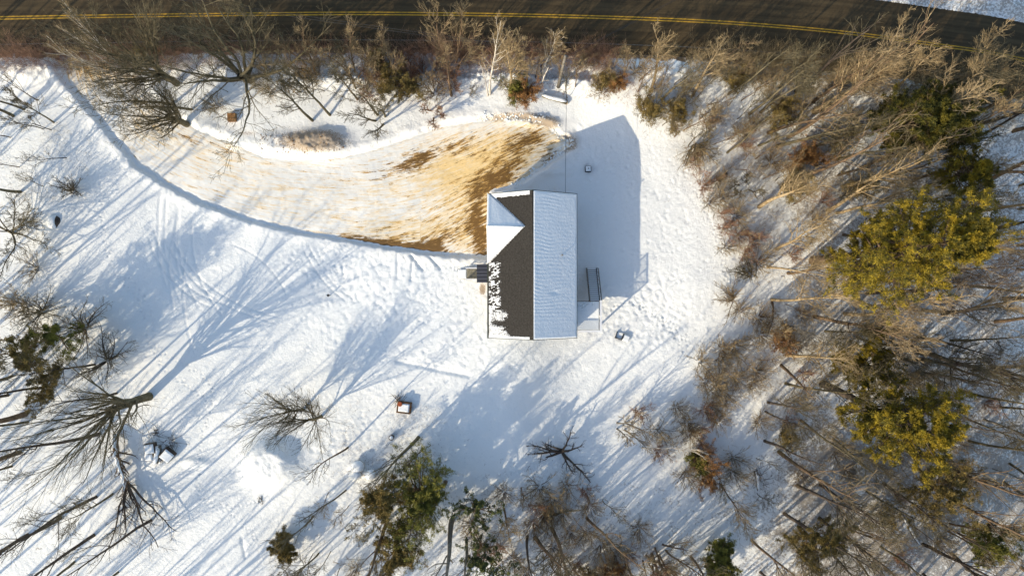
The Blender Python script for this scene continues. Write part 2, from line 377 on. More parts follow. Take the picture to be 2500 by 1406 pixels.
# ------------------------------------------------------------------ growing trees
UP = np.array([0, 0, 1.])
def path(p0, d0, L, m, r0, r1, wob, bend, rng):
    N = len(p0); P = np.empty((N, m, 3)); P[:, 0] = p0; d = d0.copy(); st = (L/(m-1))[:, None]
    for i in range(1, m):
        d = d+rng.normal(0, wob, (N, 3))+bend*UP; d /= np.linalg.norm(d, axis=1, keepdims=True)
        P[:, i] = P[:, i-1]+d*st
    t = np.linspace(0, 1, m)[None, :]
    return P, r0[:, None]*(1-t)+r1[:, None]*t
def grow(P, Rr, L, n, t0, t1, ang, lr, rr, m, rng, bend=.1, wob=.12, rmin=.008, tip=.35, shape=.5, flat=0):
    N, k, _ = P.shape
    t = (t0+(t1-t0)*((np.arange(n)[None, :]+rng.random((N, n)))/n))
    f = t*(k-1); i = np.minimum(f.astype(int), k-2); f = f-i; ar = np.arange(N)[:, None]
    A = P[ar, i]; B = P[ar, i+1]; p = A+(B-A)*f[..., None]; T = B-A; T /= np.linalg.norm(T, axis=2, keepdims=True)+1e-9
    r = Rr[ar, i]*(1-f)+Rr[ar, i+1]*f
    q = rng.normal(size=T.shape); q[..., 2] *= 1-flat; q -= (q*T).sum(2, keepdims=True)*T; q /= np.linalg.norm(q, axis=2, keepdims=True)+1e-9
    a = np.radians(ang)*rng.uniform(.7, 1.25, (N, n))[..., None]
    d = np.cos(a)*T+np.sin(a)*q
    LL = L[:, None]*lr*(1-shape*t)*rng.uniform(.65, 1.25, (N, n))
    p = p.reshape(-1, 3); d = d.reshape(-1, 3); LL = LL.ravel(); r0 = np.maximum((r*rr).ravel(), rmin); r0 = np.minimum(r0, r.ravel()*.9+.002)
    Q, RR = path(p, d, LL, m, r0, np.maximum(r0*tip, rmin*.7), wob, bend, rng)
    return Q, RR, LL
def bare_geo(seed, h, r, form='forest', lean=(0, 0), twig=1.0):
    """returns trunk mesh arrays, crown mesh arrays"""
    g = np.random.default_rng(seed)
    ln = np.array([lean[0], lean[1], 1.]); ln /= np.linalg.norm(ln)
    rm = .011*twig
    if form == 'forest':
        P, Rr = path(np.zeros((1, 3))-UP*.3, ln[None], np.array([h*.97]), 12, np.array([r]), np.array([r*.1]), .035, .01, g); L = np.array([h])
        A = grow(P, Rr, L, 16, .32, .97, 36, .40, .42, 9, g, .10, .08, .022, .25, .6)
        B = grow(*A, 7, .15, .98, 34, .52, .55, 6, g, .04, .09, .015)
        C = grow(*B, 5, .15, 1, 32, .58, .6, 5, g, .02, .10, rm*.9)
        D = grow(*C, 3, .15, 1, 30, .62, .7, 3, g, .02, .10, rm*.65)
        main = [(P, Rr, 9), (A[0], A[1], 6)]; fine = [(B[0], B[1], 4), (C[0], C[1], 3), (D[0], D[1], 3)]
    elif form == 'rod':
        P, Rr = path(np.zeros((1, 3))-UP*.3, ln[None], np.array([h*.97]), 12, np.array([r]), np.array([r*.2]), .03, .01, g); L = np.array([h])
        A = grow(P, Rr, L, 7, .35, .95, 26, .42, .5, 9, g, .10, .06, .03, .3, .5); B = grow(*A, 3, .25, .98, 30, .5, .5, 6, g, .04, .08, .014)
        main = [(P, Rr, 8), (A[0], A[1], 5)]; fine = [(B[0], B[1], 3)]
    elif form == 'thin':
        P, Rr = path(np.zeros((1, 3))-UP*.3, ln[None], np.array([h*.97]), 12, np.array([r]), np.array([r*.15]), .035, .01, g); L = np.array([h])
        A = grow(P, Rr, L, 9, .4, .97, 32, .40, .42, 9, g, .10, .08, .022, .25, .6)
        B = grow(*A, 4, .15, .98, 34, .52, .55, 6, g, .04, .09, .015)
        C = grow(*B, 2, .15, 1, 32, .58, .6, 5, g, .02, .10, rm)
        main = [(P, Rr, 9), (A[0], A[1], 6)]; fine = [(B[0], B[1], 4), (C[0], C[1], 3)]
    elif form == 'maple':
        P, Rr = path(np.zeros((1, 3))-UP*.3, ln[None], np.array([h*.34]), 6, np.array([r]), np.array([r*.7]), .05, .0, g); L = np.array([h])
        A = grow(P, Rr, L, 10, .35, 1.0, 56, .92, .46, 12, g, .05, .11, .045, .15, .1)
        B = grow(*A, 10, .15, .98, 38, .50, .45, 9, g, .05, .11, .02, .25, .4)
        C = grow(*B, 6, .12, 1, 34, .52, .55, 7, g, .03, .11, rm*1.2)
        D = grow(*C, 5, .12, 1, 32, .55, .6, 4, g, .02, .12, rm*.9)
        E = grow(*D, 2, .2, 1, 30, .6, .7, 3, g, .0, .12, rm*.7)
        main = [(P, Rr, 10), (A[0], A[1], 8), (B[0], B[1], 5)]; fine = [(C[0], C[1], 4), (D[0], D[1], 3), (E[0], E[1], 3)]
    elif form == 'broom':      # short leaning bole that opens into many long straight rods
        P, Rr = path(np.zeros((1, 3))-UP*.3, ln[None], np.array([h*.45]), 7, np.array([r]), np.array([r*.6]), .04, .0, g); L = np.array([h])
        A = grow(P, Rr, L, 20, .3, 1.0, 34, .72, .36, 10, g, .05, .06, .03, .15, .2)
        B = grow(*A, 10, .12, .98, 24, .52, .45, 7, g, .03, .06, .014, .3, .4)
        C = grow(*B, 6, .12, 1, 24, .55, .55, 4, g, .02, .08, rm*.9)
        D = grow(*C, 2, .12, 1, 26, .55, .6, 3, g, .02, .08, rm*.7)
        main = [(P, Rr, 10), (A[0], A[1], 6)]; fine = [(B[0], B[1], 4), (C[0], C[1], 3), (D[0], D[1], 3)]
    elif form == 'shrub':
        n = 16; a = g.uniform(0, 2*np.pi, n); s = g.uniform(.15, .9, n)
        d = np.stack([np.cos(a)*s, np.sin(a)*s, np.ones(n)], 1)+np.array([lean[0], lean[1], 0]); d /= np.linalg.norm(d, axis=1, keepdims=True)
        p0 = np.stack([np.cos(a)*.12, np.sin(a)*.12, np.full(n, -.2)], 1); L = h*g.uniform(.6, 1.05, n)
        P, Rr = path(p0, d, L, 8, np.full(n, r), np.full(n, r*.25), .08, .02, g)
        B = grow(P, Rr, L, 9, .2, .98, 32, .42, .6, 5, g, .03, .12, rm*1.3)
        C = grow(*B, 5, .2, 1, 34, .5, .7, 4, g, .02, .14, rm)
        main = [(P, Rr, 5)]; fine = [(B[0], B[1], 3), (C[0], C[1], 3)]
    elif form == 'clump':      # several trunks from one root
        n = 4; a = g.uniform(0, 6.28)+np.arange(n)*1.7; s = g.uniform(.05, .28, n)
        d = np.stack([np.cos(a)*s, np.sin(a)*s, np.ones(n)], 1)+np.array([lean[0], lean[1], 0]); d /= np.linalg.norm(d, axis=1, keepdims=True)
        p0 = np.stack([np.cos(a)*.5, np.sin(a)*.5, np.full(n, -.3)], 1); L = h*g.uniform(.7, 1.05, n)
        P, Rr = path(p0, d, L, 11, np.full(n, r), np.full(n, r*.15), .05, .02, g)
        A = grow(P, Rr, L, 12, .2, .98, 30, .42, .42, 7, g, .06, .07, .02, .3, .5)
        B = grow(*A, 7, .15, .98, 28, .55, .55, 5, g, .03, .09, rm*1.1)
        C = grow(*B, 5, .15, 1, 28, .58, .6, 4, g, .02, .10, rm*.8)
        main = [(P, Rr, 8), (A[0], A[1], 5)]; fine = [(B[0], B[1], 4), (C[0], C[1], 3)]
    elif form == 'sapling':
        P, Rr = path(np.zeros((1, 3))-UP*.2, ln[None], np.array([h*.98]), 10, np.array([r]), np.array([r*.2]), .05, .01, g); L = np.array([h])
        A = grow(P, Rr, L, 13, .3, .97, 36, .36, .5, 6, g, .12, .10, .018, .3, .5)
        B = grow(*A, 6, .2, .98, 38, .5, .6, 5, g, .04, .13, rm)
        C = grow(*B, 3, .15, 1, 38, .55, .7, 3, g, .02, .16, rm*.8)
        main = [(P, Rr, 6), (A[0], A[1], 4)]; fine = [(B[0], B[1], 3), (C[0], C[1], 3)]
    elif form == 'snag':
        P, Rr = path(np.zeros((1, 3))-UP*.2, ln[None], np.array([h*.95]), 10, np.array([r]), np.array([r*.3]), .06, .01, g); L = np.array([h])
        A = grow(P, Rr, L, 7, .45, .95, 55, .22, .4, 5, g, .05, .16, .02, .3, .5); B = grow(*A, 3, .3, .98, 45, .5, .6, 4, g, .04, .13, .012)
        main = [(P, Rr, 8)]; fine = [(A[0], A[1], 4), (B[0], B[1], 3)]
    return merge([tubes(*q) for q in main]), merge([tubes(*q) for q in fine])
def leaves(p, n, l, wd, g, upb=.3, spread=.05):
    p = np.repeat(p, n, 0)+g.normal(0, spread, (len(p)*n, 3)); d = g.normal(size=p.shape); d[:, 2] += upb; d /= np.linalg.norm(d, axis=1, keepdims=True)
    s = np.cross(d, g.normal(size=p.shape)); s /= np.linalg.norm(s, axis=1, keepdims=True)+1e-9
    ll = l*g.uniform(.6, 1.3, (len(p), 1)); ww = wd*g.uniform(.6, 1.3, (len(p), 1))
    V = np.stack([p-s*ww*.3, p+d*ll*.5-s*ww, p+d*ll, p+d*ll*.5+s*ww], 1).reshape(-1, 3)
    F = np.arange(len(V)).reshape(-1, 4); return V, F
def conifer_geo(seed, h, r, base=.35, crown=4.5, nb=70, leafn=5, ll=.30, lw=.035, lean=(0, 0), top=.35, irr=.5, sub=9):
    g = np.random.default_rng(seed); ln = np.array([lean[0], lean[1], 1.]); ln /= np.linalg.norm(ln)
    P, Rr = path(np.zeros((1, 3))-UP*.3, ln[None], np.array([h]), 14, np.array([r]), np.array([r*.1]), .02, .01, g)
    t = base+(1-base)*(np.arange(nb)+g.random(nb))/nb; f = t*13; i = np.minimum(f.astype(int), 12); f = (f-i)[:, None]
    p = P[0, i]*(1-f)+P[0, i+1]*f
    a = np.cumsum(np.full(nb, 2.4))+g.normal(0, .5, nb)
    u = (t-base)/(1-base); prof = np.where(u < top, .55+.45*u/top, (1-(u-top)/(1-top))**.75)+.06
    lob = 1+irr*(np.sin(a*2+seed)*.5+g.normal(0, .35, nb)); L = crown*prof*np.clip(lob, .35, 1.6)
    el = .02+.55*u; d = np.stack([np.cos(a)*np.cos(el), np.sin(a)*np.cos(el), np.sin(el)], 1)
    A, AR = path(p, d, L, 8, np.clip(r*.28*(1-u)+.02, .02, .14), np.full(nb, .012), .07, .03, g)
    B = grow(A, AR, L, sub, .22, 1.0, 48, .42, .5, 6, g, .03, .10, .012, .5, .45, .6)
    C = grow(*B, 5, .2, 1, 42, .45, .7, 4, g, .05, .1, .009)
    pts = np.concatenate([C[0][:, 1:].reshape(-1, 3), B[0][:, 3:].reshape(-1, 3)])
    fo = leaves(pts, leafn, ll, lw, g, .35, .05)
    return merge([tubes(P, Rr, 9), tubes(A, AR, 5), tubes(B[0], B[1], 3)]), merge([fo])
def bush_geo(seed, h, rad, leafn=4, ll=.16, lw=.045, dens=1.0):
    g = np.random.default_rng(seed); n = int(14*dens); a = g.uniform(0, 6.28, n); s = g.uniform(.1, 1, n)*rad/h*1.1
    d = np.stack([np.cos(a)*s, np.sin(a)*s, np.ones(n)], 1); d /= np.linalg.norm(d, axis=1, keepdims=True)
    L = h*g.uniform(.55, 1.05, n); P, Rr = path(np.stack([np.cos(a)*.1, np.sin(a)*.1, np.full(n, -.2)], 1), d, L, 7, np.full(n, .045), np.full(n, .012), .1, .0, g)
    B = grow(P, Rr, L, 9, .25, 1, 42, .42, .6, 5, g, .02, .14, .012); C = grow(*B, 5, .2, 1, 42, .5, .7, 4, g, 0, .15, .009)
    fo = leaves(C[0][:, 1:].reshape(-1, 3), leafn, ll, lw, g, .2, .07)
    return merge([tubes(P, Rr, 5), tubes(B[0], B[1], 3), tubes(C[0], C[1], 3)]), merge([fo])
PROTO = {}
def tree_obj(name, geo_key, geo_fn, tm, cm, loc, rz=0, sc=1.0, label=None, cat='tree', group=None, tilt=(0, 0), tname='trunk', cname='crown'):
    key = (geo_key, tm, cm)
    root = empty(name, loc, rz, label, cat, group); root.scale = (sc, sc, sc); root.rotation_euler = (tilt[0], tilt[1], rz)
    if key not in PROTO:
        t, c = geo_fn()
        a = link(tname, np_mesh(name+'_'+tname, *t), M[tm], root); b = link(cname, np_mesh(name+'_'+cname, *c, smooth=False) if cm in ('darkpine', 'gold', 'pine', 'cedar', 'rust', 'holly') else np_mesh(name+'_'+cname, *c), M[cm], root)
        PROTO[key] = (a, b)
    else:
        for q in PROTO[key]:
            c = q.copy(); c.name = q.name.split('.')[0]; COL.objects.link(c); c.parent = root
    return root
# ------------------------------------------------------------------ ground sheet
def axis(a, b, st, out):
    f = np.arange(a, b+st/2, st); return np.concatenate([a-np.array(out[::-1]), f, b+np.array(out)])
OUT = [.4, 1, 2, 4, 7, 11, 17, 26, 40, 60, 100, 160, 260, 400]
gx = axis(-55.5, 55.5, .115, OUT); gy = axis(-32.5, 32.5, .115, OUT)
X, Y = np.meshgrid(gx, gy)
Z = height(X, Y)
for x, y, r, d in _dents:
    i0, i1 = np.searchsorted(gx, [x-3*r, x+3*r]); j0, j1 = np.searchsorted(gy, [y-3*r, y+3*r])
    if i1 > i0 and j1 > j0:
        xx = X[j0:j1, i0:i1]; yy = Y[j0:j1, i0:i1]; q = ((xx-x)**2+(yy-y)**2)/r/r
        Z[j0:j1, i0:i1] -= d*np.exp(-q*1.3)-d*.25*np.exp(-(np.sqrt(q)-1.5)**2*4)
PXX = CX+X*SC; PYY = CY-Y*SC
rd, _, rsg = polydist(X, Y, ROADC)
dm = np.full(X.shape, -9.); q = (X > -52) & (X < 9) & (Y > 0) & (Y < 27); dm[q] = driveway_mask(X[q], Y[q])
Z = Z-.06*sst(.1, .5, dm)
nz = fbm(X*.35, Y*.35, 4, 61)
litter_shade = np.clip(sst(24, 34, X+6*(nz-.5))*.8+sst(-13, -24, Y+5*(nz-.5))*sst(-25, 5, X)*.45+sst(-36, -46, X)*.3*(Y < -5)+.35*np.exp(-(((PXX-1100)/260)**2+((PYY-220)/50)**2)), 0, 1)  # leaf litter, strengthened in the woods to paint in canopy shade
litter_shade = np.clip(litter_shade+.30*np.exp(-(((PXX-1740)/110)**2+((PYY-520)/230)**2))+.3*np.exp(-(((PXX-960)/200)**2+((PYY-1050)/80)**2)), 0, 1)
southside = rsg < 0 if True else None
verge_shade = np.clip(sst(4.9, 3.9, rd+.75*(rsg > 0)+(fbm(X*1.5, Y*1.5, 3, 63)-.5)*1.0), 0, 1)*.55
olive = np.exp(-(((PXX-215)/95)**2+((PYY-165)/62)**2)**1.5)  # dirt and tree-crown shade painted into the ground by the driveway mouth
dirt = np.clip(sst(-1.6, .1, dm)*sst(560, 1150, PXX)*.55 + 1.0*np.exp(-(((PXX-765)/105)**2+((PYY-345)/34)**2)**2) + .5*np.exp(-(((PXX-1385)/35)**2+((PYY-342)/20)**2)**2)
               + .6*np.exp(-(((PXX-1290)/100)**2+((PYY-292)/18)**2)**2)+1.0*np.exp(-(((PXX-1178)/10)**2+((PYY-706)/18)**2)**2)+.7*np.exp(-(((PXX-605)/26)**2+((PYY-326)/8)**2)**2), 0, 1)
verge_shade = np.clip(verge_shade+.30*olive, 0, 1)
ny, nx = X.shape; I = np.arange(nx*ny).reshape(ny, nx)
Fq = np.stack([I[:-1, :-1], I[:-1, 1:], I[1:, 1:], I[1:, :-1]], -1).reshape(-1, 4)
gme = np_mesh('ground', np.stack([X, Y, Z], -1), [Fq], attrs=dict(litter_shade=litter_shade, verge_shade=verge_shade, dirt=dirt))
tag(link('ground', gme, M['ground']), kind='structure')
# driveway sheet
dx = np.arange(-50, 8.2, .08); dy = np.arange(2.0, 26, .08); X2, Y2 = np.meshgrid(dx, dy)
m2 = driveway_mask(X2, Y2); Z2 = height(X2, Y2)+.03-.09*(1-sst(.12, .6, m2))
d2, al2, sg2 = polydist(X2, Y2, smooth_line(DRIVE_C, 3))
px2 = CX+X2*SC; py2 = CY-Y2*SC
def blob(*L):
    r = 0
    for cx, cy, rx, ry, a, rot in L:
        c, s = math.cos(math.radians(rot)), math.sin(math.radians(rot)); u = (px2-cx)*c-(py2-cy)*s; v = (px2-cx)*s+(py2-cy)*c
        r = r+a*np.exp(-((u/rx)**2+(v/ry)**2))
    return r
dirt_shade2 = blob((1080, 520, 110, 70, .35, 20), (1010, 392, 60, 22, .5, 20), (1120, 350, 110, 24, .4, 15), (1290, 345, 90, 34, .45, 20), (900, 420, 90, 40, .2, 0), (960, 575, 110, 24, .5, -10), (480, 340, 120, 22, .3, -12), (700, 350, 110, 26, .35, 0), (230, 150, 100, 50, .8, 0), (1176, 592, 26, 45, 1.3, 0), (1165, 520, 26, 60, .9, 0), (1205, 440, 75, 34, 1.15, 20), (1240, 405, 60, 30, .5, 30), (1140, 375, 40, 22, .55, 10), (1020, 392, 40, 26, .65, 15), (985, 410, 24, 14, .6, 0), (950, 597, 90, 10, 1.6, -8), (1045, 600, 55, 14, 1.0, 10),  # stains; the blob nearest the road also paints in tree-crown shade
             (1290, 330, 55, 30, .55, 20), (1110, 560, 80, 26, .55, 25), (880, 582, 55, 8, .7, -10), (930, 430, 30, 12, .3, 0), (1100, 355, 70, 16, .35, 20), (1230, 365, 70, 20, .3, 20), (1350, 385, 40, 30, .9, 40), (800, 345, 45, 30, .7, 0), (720, 350, 70, 22, .55, 0), (480, 345, 60, 12, .35, -15), (560, 375, 60, 8, .35, -5), (330, 380, 40, 8, .2, -50), (1060, 610, 90, 6, .7, -4))
tan2 = np.clip(blob((230, 160, 90, 60, .9, 0), (360, 300, 80, 60, .4, -40), (560, 420, 200, 60, .3, -15), (900, 470, 160, 60, .35, 0), (1180, 480, 120, 130, 1.1, 0), (1280, 350, 130, 60, .9, 20), (1080, 400, 120, 70, .6, 10), (1000, 570, 150, 40, .8, 0), (780, 350, 80, 34, .5, 0), (500, 350, 160, 30, .25, -15), (700, 520, 220, 40, .2, -10)), 0, 1.4)  # tan at the road end stands for gravel and painted crown shade
u2 = al2.copy(); v2 = d2*sg2
fan = sst(900, 1150, px2)*sst(380, 520, py2); a = math.radians(28); uu = (X2*math.cos(a)+Y2*math.sin(a)); vv = (-X2*math.sin(a)+Y2*math.cos(a))
use = fan > .5; u2 = np.where(use, uu+200, u2); v2 = np.where(use, vv, v2)
ny, nx = X2.shape; I = np.arange(nx*ny).reshape(ny, nx)
ok = (m2 > .16); cell = ok[:-1, :-1] & ok[1:, :-1] & ok[:-1, 1:] & ok[1:, 1:]
cell &= ~((X2[:-1, :-1] > W(1190, 500)[0]+.2) & (Y2[:-1, :-1] < 8.9))
Fq = np.stack([I[:-1, :-1], I[:-1, 1:], I[1:, 1:], I[1:, :-1]], -1)[cell]
used = np.unique(Fq); remap = np.zeros(nx*ny, int); remap[used] = np.arange(len(used)); sel = lambda A: A.ravel()[used]
dme = np_mesh('driveway', np.stack([sel(X2), sel(Y2), sel(Z2)], -1), [remap[Fq]], uv=np.stack([sel(u2), sel(v2)], -1), attrs=dict(dirt=sel(dirt_shade2), tan=sel(tan2)))
tag(link('driveway', dme, M['drive']), kind='structure')
# road and its painted lines
def ribbon(line, a, b, z, closed=False):
    V = []; UVs = []; acc = 0
    for i, p in enumerate(line):
        q0 = line[max(i-1, 0)]; q1 = line[min(i+1, len(line)-1)]; tx, ty = q1[0]-q0[0], q1[1]-q0[1]; l = math.hypot(tx, ty); nx, ny = ty/l, -tx/l
        if i: acc += math.hypot(p[0]-line[i-1][0], p[1]-line[i-1][1])
        V += [(p[0]+nx*a, p[1]+ny*a, z), (p[0]+nx*b, p[1]+ny*b, z)]; UVs += [(acc, a), (acc, b)]
    F = np.array([(2*i, 2*i+1, 2*i+3, 2*i+2) for i in range(len(line)-1)])
    return V, F, UVs
zr = -.40
V, F, U = ribbon(ROADC, -3.7, 3.55, zr); V2 = []; 
# cross-section: flat with soft dropping shoulders
V, F, U = [], [], []
offs = [-4.1, -3.7, 0, 3.5, 3.9]; zz = [-.60, zr, zr, zr, -.60]; acc = 0
for i, p in enumerate(ROADC):
    q0 = ROADC[max(i-1, 0)]; q1 = ROADC[min(i+1, len(ROADC)-1)]; tx, ty = q1[0]-q0[0], q1[1]-q0[1]; l = math.hypot(tx, ty); nx, ny = ty/l, -tx/l
    if i: acc += math.hypot(p[0]-ROADC[i-1][0], p[1]-ROADC[i-1][1])
    for o, z in zip(offs, zz): V.append((p[0]+nx*o, p[1]+ny*o, z)); U.append((acc, o))
F = np.array([(5*i+j, 5*i+j+1, 5*i+j+6, 5*i+j+5) for i in range(len(ROADC)-1) for j in range(4)])
tag(link('road', np_mesh('road', V, [F], uv=U), M['road']), kind='structure')
for a in (-.19, .07):
    V, F, U = ribbon(ROADC, a, a+.12, zr+.006); tag(link('road_centre_line', np_mesh('road_centre_line', V, [F]), M['yellow']), kind='structure')
V, F, U = ribbon(ROADC, 2.72, 2.80, zr+.006); tag(link('road_edge_line', np_mesh('road_edge_line', V, [F]), M['oldwhite']), kind='structure')

# ------------------------------------------------------------------ house
M['siding'] = mat('siding', (.50, .49, .45), .7); M['trim'] = mat('trim_white', (.70, .70, .68), .5)
M['glass'] = mat('window_glass', (.03, .04, .05), .08); M['greenedge'] = mat('drip_edge', (.045, .055, .035), .6)
M['metal'] = mat('dark_metal', (.035, .036, .042), .45, metal=.3); M['black'] = mat('black_plastic', (.012, .014, .02), .5)
M['concrete'] = mat('concrete', (.30, .29, .26), .9, (.38, .36, .32), 2, .3); M['wood'] = mat('weathered_wood', (.17, .12, .08), .85, (.25, .18, .12), 3, .4)
M['plank'] = mat('brown_boards', (.33, .17, .06), .8, (.25, .12, .04), 8, .4); M['logend'] = mat('cut_wood', (.62, .42, .18), .8)
M['rustm'] = mat('rusty_metal', (.35, .09, .03), .8, (.20, .05, .02), 8); M['matgrey'] = mat('door_mat', (.16, .15, .11), .95, (.24, .22, .16), 6)
def shingle_mat():
    g = NG('shingle_roof'); tc = g.n('ShaderNodeTexCoord').outputs['Object']; sn = g.attr('snow')
    wv = g.n('ShaderNodeTexWave', wave_type='BANDS', bands_direction='X'); wv.inputs['Scale'].default_value = 2.2; wv.inputs['Distortion'].default_value = .3; g.l(tc, wv.inputs[0])
    nn = g.noise(tc, 7, 5, .7); n2 = g.noise(tc, 2.2, 4)
    c = g.mix(g.step(nn, .35, .65), (.024, .021, .017), (.050, .045, .037)); c = g.mix(g.math('MULTIPLY', g.step(wv.outputs[1], .6, .95), .5), c, (.022, .02, .016))
    k = g.step(g.math('ADD', sn, g.math('MULTIPLY', g.math('SUBTRACT', g.noise(tc, 9, 7, .8), .5), 2.6)), .50, .66)
    ss = g.mix(g.math('MULTIPLY', g.step(wv.outputs[1], .4, .9), .5), (.80, .81, .78), (.36, .34, .28))
    c = g.mix(k, c, ss); g.l(c, g.b.inputs['Base Color']); g.b.inputs['Roughness'].default_value = .85
    g.bump(g.math('ADD', g.math('MULTIPLY', wv.outputs[1], .5), g.math('ADD', nn, k)), .4, .03); return g.m
M['shingle'] = shingle_mat()
XW, XE, XR = -2.36, 6.38, 2.00; YN, YS = 9.30, -4.92; ZE, ZR = 3.2, 5.86; pit = (ZR-ZE)/(XR-XW)
house = empty('house', (0, 0, 0), 0, 'long gable-roofed house, east roof slope under snow, cross gable facing the driveway', 'house')
b = MB(); xw, xe, yn, ys = XW+.35, XE-.35, YN-.3, YS+.3; zg = ZE-.05
b.prism([(xw, ys, -.6), (xe, ys, -2.6), (xe, ys, ZE+.1), (XR, ys, ZR-.2), (xw, ys, ZE+.1)], (0, 0, 0), (0, yn-ys, 0)).build('wall', M['siding'], house)
b = MB(); b.prism([(xw-.06, ys-.06, -.7), (xe+.06, ys-.06, -2.7), (xe+.06, ys-.06, -.2), (xw-.06, ys-.06, .25)], (0, 0, 0), (0, yn-ys+.12, 0)).build('foundation', M['concrete'], house)
# west slope: fine grid of shingles with lying snow
XA = np.linspace(XW, XR, 96); YA = np.linspace(YS, YN, 290); XX, YY = np.meshgrid(XA, YA)
yg = W(0, 555, ZE)[1]; yg = 5.9; hw = 3.50     # cross gable centre line and half width
s = np.zeros_like(XX); f = (XX-XW)/(XR-XW); n1 = fbm(XX*2.2, YY*2.2, 4, 71); n2 = fbm(XX*5, YY*9, 3, 72); pyr = CY-YY*SC*H/(H-4.5)
low = sst(.47, .30, f+(n1-.5)*.45+(n2-.5)*.35)
s += low*sst(745, 770, pyr)*(.70+.5*(n1-.4)) + sst(.36, .22, f)*((pyr > 640) & (pyr < 765))*sst(.46, .56, n1*.2+n2*.8)*.9
s -= .5*np.exp(-((pyr-790)/7)**2)*sst(.02, .12, f)
s += .95*sst(YS+.32, YS+.16, YY)*(f < .93)+.95*sst(YN-.46, YN-.34, YY+(n2-.5)*.2)*(f < .93)
dv = (np.abs(YY-yg)*(XR-XW)*.80/hw-((XR-XW)*.80-(XX-XW)))   # distance outside the valley
s += .9*np.exp(-(np.maximum(dv, 0)/.22)**2)*(YY > yg)+.7*np.exp(-(np.maximum(dv, 0)/.12)**2)
s = s*(f > .012)
Zr = ZE+(XX-XW)*pit+.03*sst(.45, .55, s)
ny, nx = XX.shape; I = np.arange(nx*ny).reshape(ny, nx); Fq = np.stack([I[:-1, :-1], I[:-1, 1:], I[1:, 1:], I[1:, :-1]], -1).reshape(-1, 4)
roof = link('roof', np_mesh('roof', np.stack([XX, YY, Zr], -1), [Fq], attrs=dict(snow=s)), M['shingle'], house)
b = MB(); b.prism([(XW, YS, ZE-.02), (XR, YS, ZR-.02), (XE, YS, ZE-.02), (XE, YS, ZE-.2), (XR, YS, ZR-.2), (XW, YS, ZE-.2)], (0, 0, 0), (0, YN-YS, 0)).build('roof_deck', M['shingle'], roof)
b = MB(); b.box((XW-.05, (YN+YS)/2, ZE-.09), (.10, YN-YS+.1, .16)); b.box((XE+.05, (YN+YS)/2, ZE-.09), (.10, YN-YS+.1, .16))
for y, sg in ((YN+.03, 1), (YS-.03, -1)):
    for x0, z0, x1, z1 in ((XW-.1, ZE-.06, XR, ZR+0.0), (XR, ZR+0.0, XE+.1, ZE-.06)):
        b.prism([(x0, y-.03, z0+.03), (x1, y-.03, z1+.03), (x1, y-.03, z1-.2), (x0, y-.03, z0-.2)], (0, 0, 0), (0, .06, 0))
b.build('fascia', M['greenedge'], house)
def slab(c0, c1, c2, c3, nu, nv, th, seed, edge=.12, rip=0):
    """snow blanket over a quad (c0,c1 low edge; c3,c2 high edge); rounded rim"""
    u = np.linspace(0, 1, nu)[None, :, None]; v = np.linspace(0, 1, nv)[:, None, None]; c0, c1, c2, c3 = [np.array(c, float) for c in (c0, c1, c2, c3)]
    P = (c0*(1-u)+c1*u)*(1-v)+(c3*(1-u)+c2*u)*v
    lu = np.linalg.norm(c1-c0); lv = np.linalg.norm(c3-c0); U = u[..., 0]*lu; Vv = v[..., 0]*lv
    e = np.minimum(np.minimum(U, lu-U), np.minimum(Vv, lv-Vv)) if np.linalg.norm(c2-c3) > .1 else np.minimum(np.minimum(Vv, 1e9), np.minimum(u[..., 0], 1-u[..., 0])*lu*(1-v[..., 0]))
    t = th*sst(-.01, edge, e)**.5
    wob = (fbm(P[..., 0]*1.1, P[..., 1]*1.1, 4, seed)-.5)*.09*(e > .2)+rip*(fbm(P[..., 0]*.5, P[..., 1]*3.2, 3, seed+3)-.5)*(e > .15)
    P[..., 2] += t+wob*th*3; P[..., 2] += .004
    I = np.arange(nu*nv).reshape(nv, nu); F = np.stack([I[:-1, :-1], I[:-1, 1:], I[1:, 1:], I[1:, :-1]], -1).reshape(-1, 4)
    return P.reshape(-1, 3), F
V, F = slab((XE+.06, YS, ZE), (XE+.06, YN, ZE), (XR+.02, YN, ZR+.01), (XR+.02, YS, ZR+.01), 420, 90, .13, 5, .15, .0)
ff = (XE-V[:, 0])/(XE-XR); yy = V[:, 1]+.25*(vn(V[:, 0]*.8, V[:, 1]*.8, 2)-.5)
V[:, 2] += np.sin((yy+.35*vn(V[:, 0]*.6, V[:, 1]*.35, 12))*2*np.pi/.36)*.007*(.15+.85*ff)*(.2+1.3*vn(V[:, 0]*.9, V[:, 1]*.5, 4))*sst(.02, .08, ff)*sst(1, .94, ff)-.05*np.exp(-((V[:, 0]-4.1)**2/.16+(V[:, 1]+.45)**2/.03))
link('snow_cover', np_mesh('snow_cover', V, [F]), M['snow'], roof)
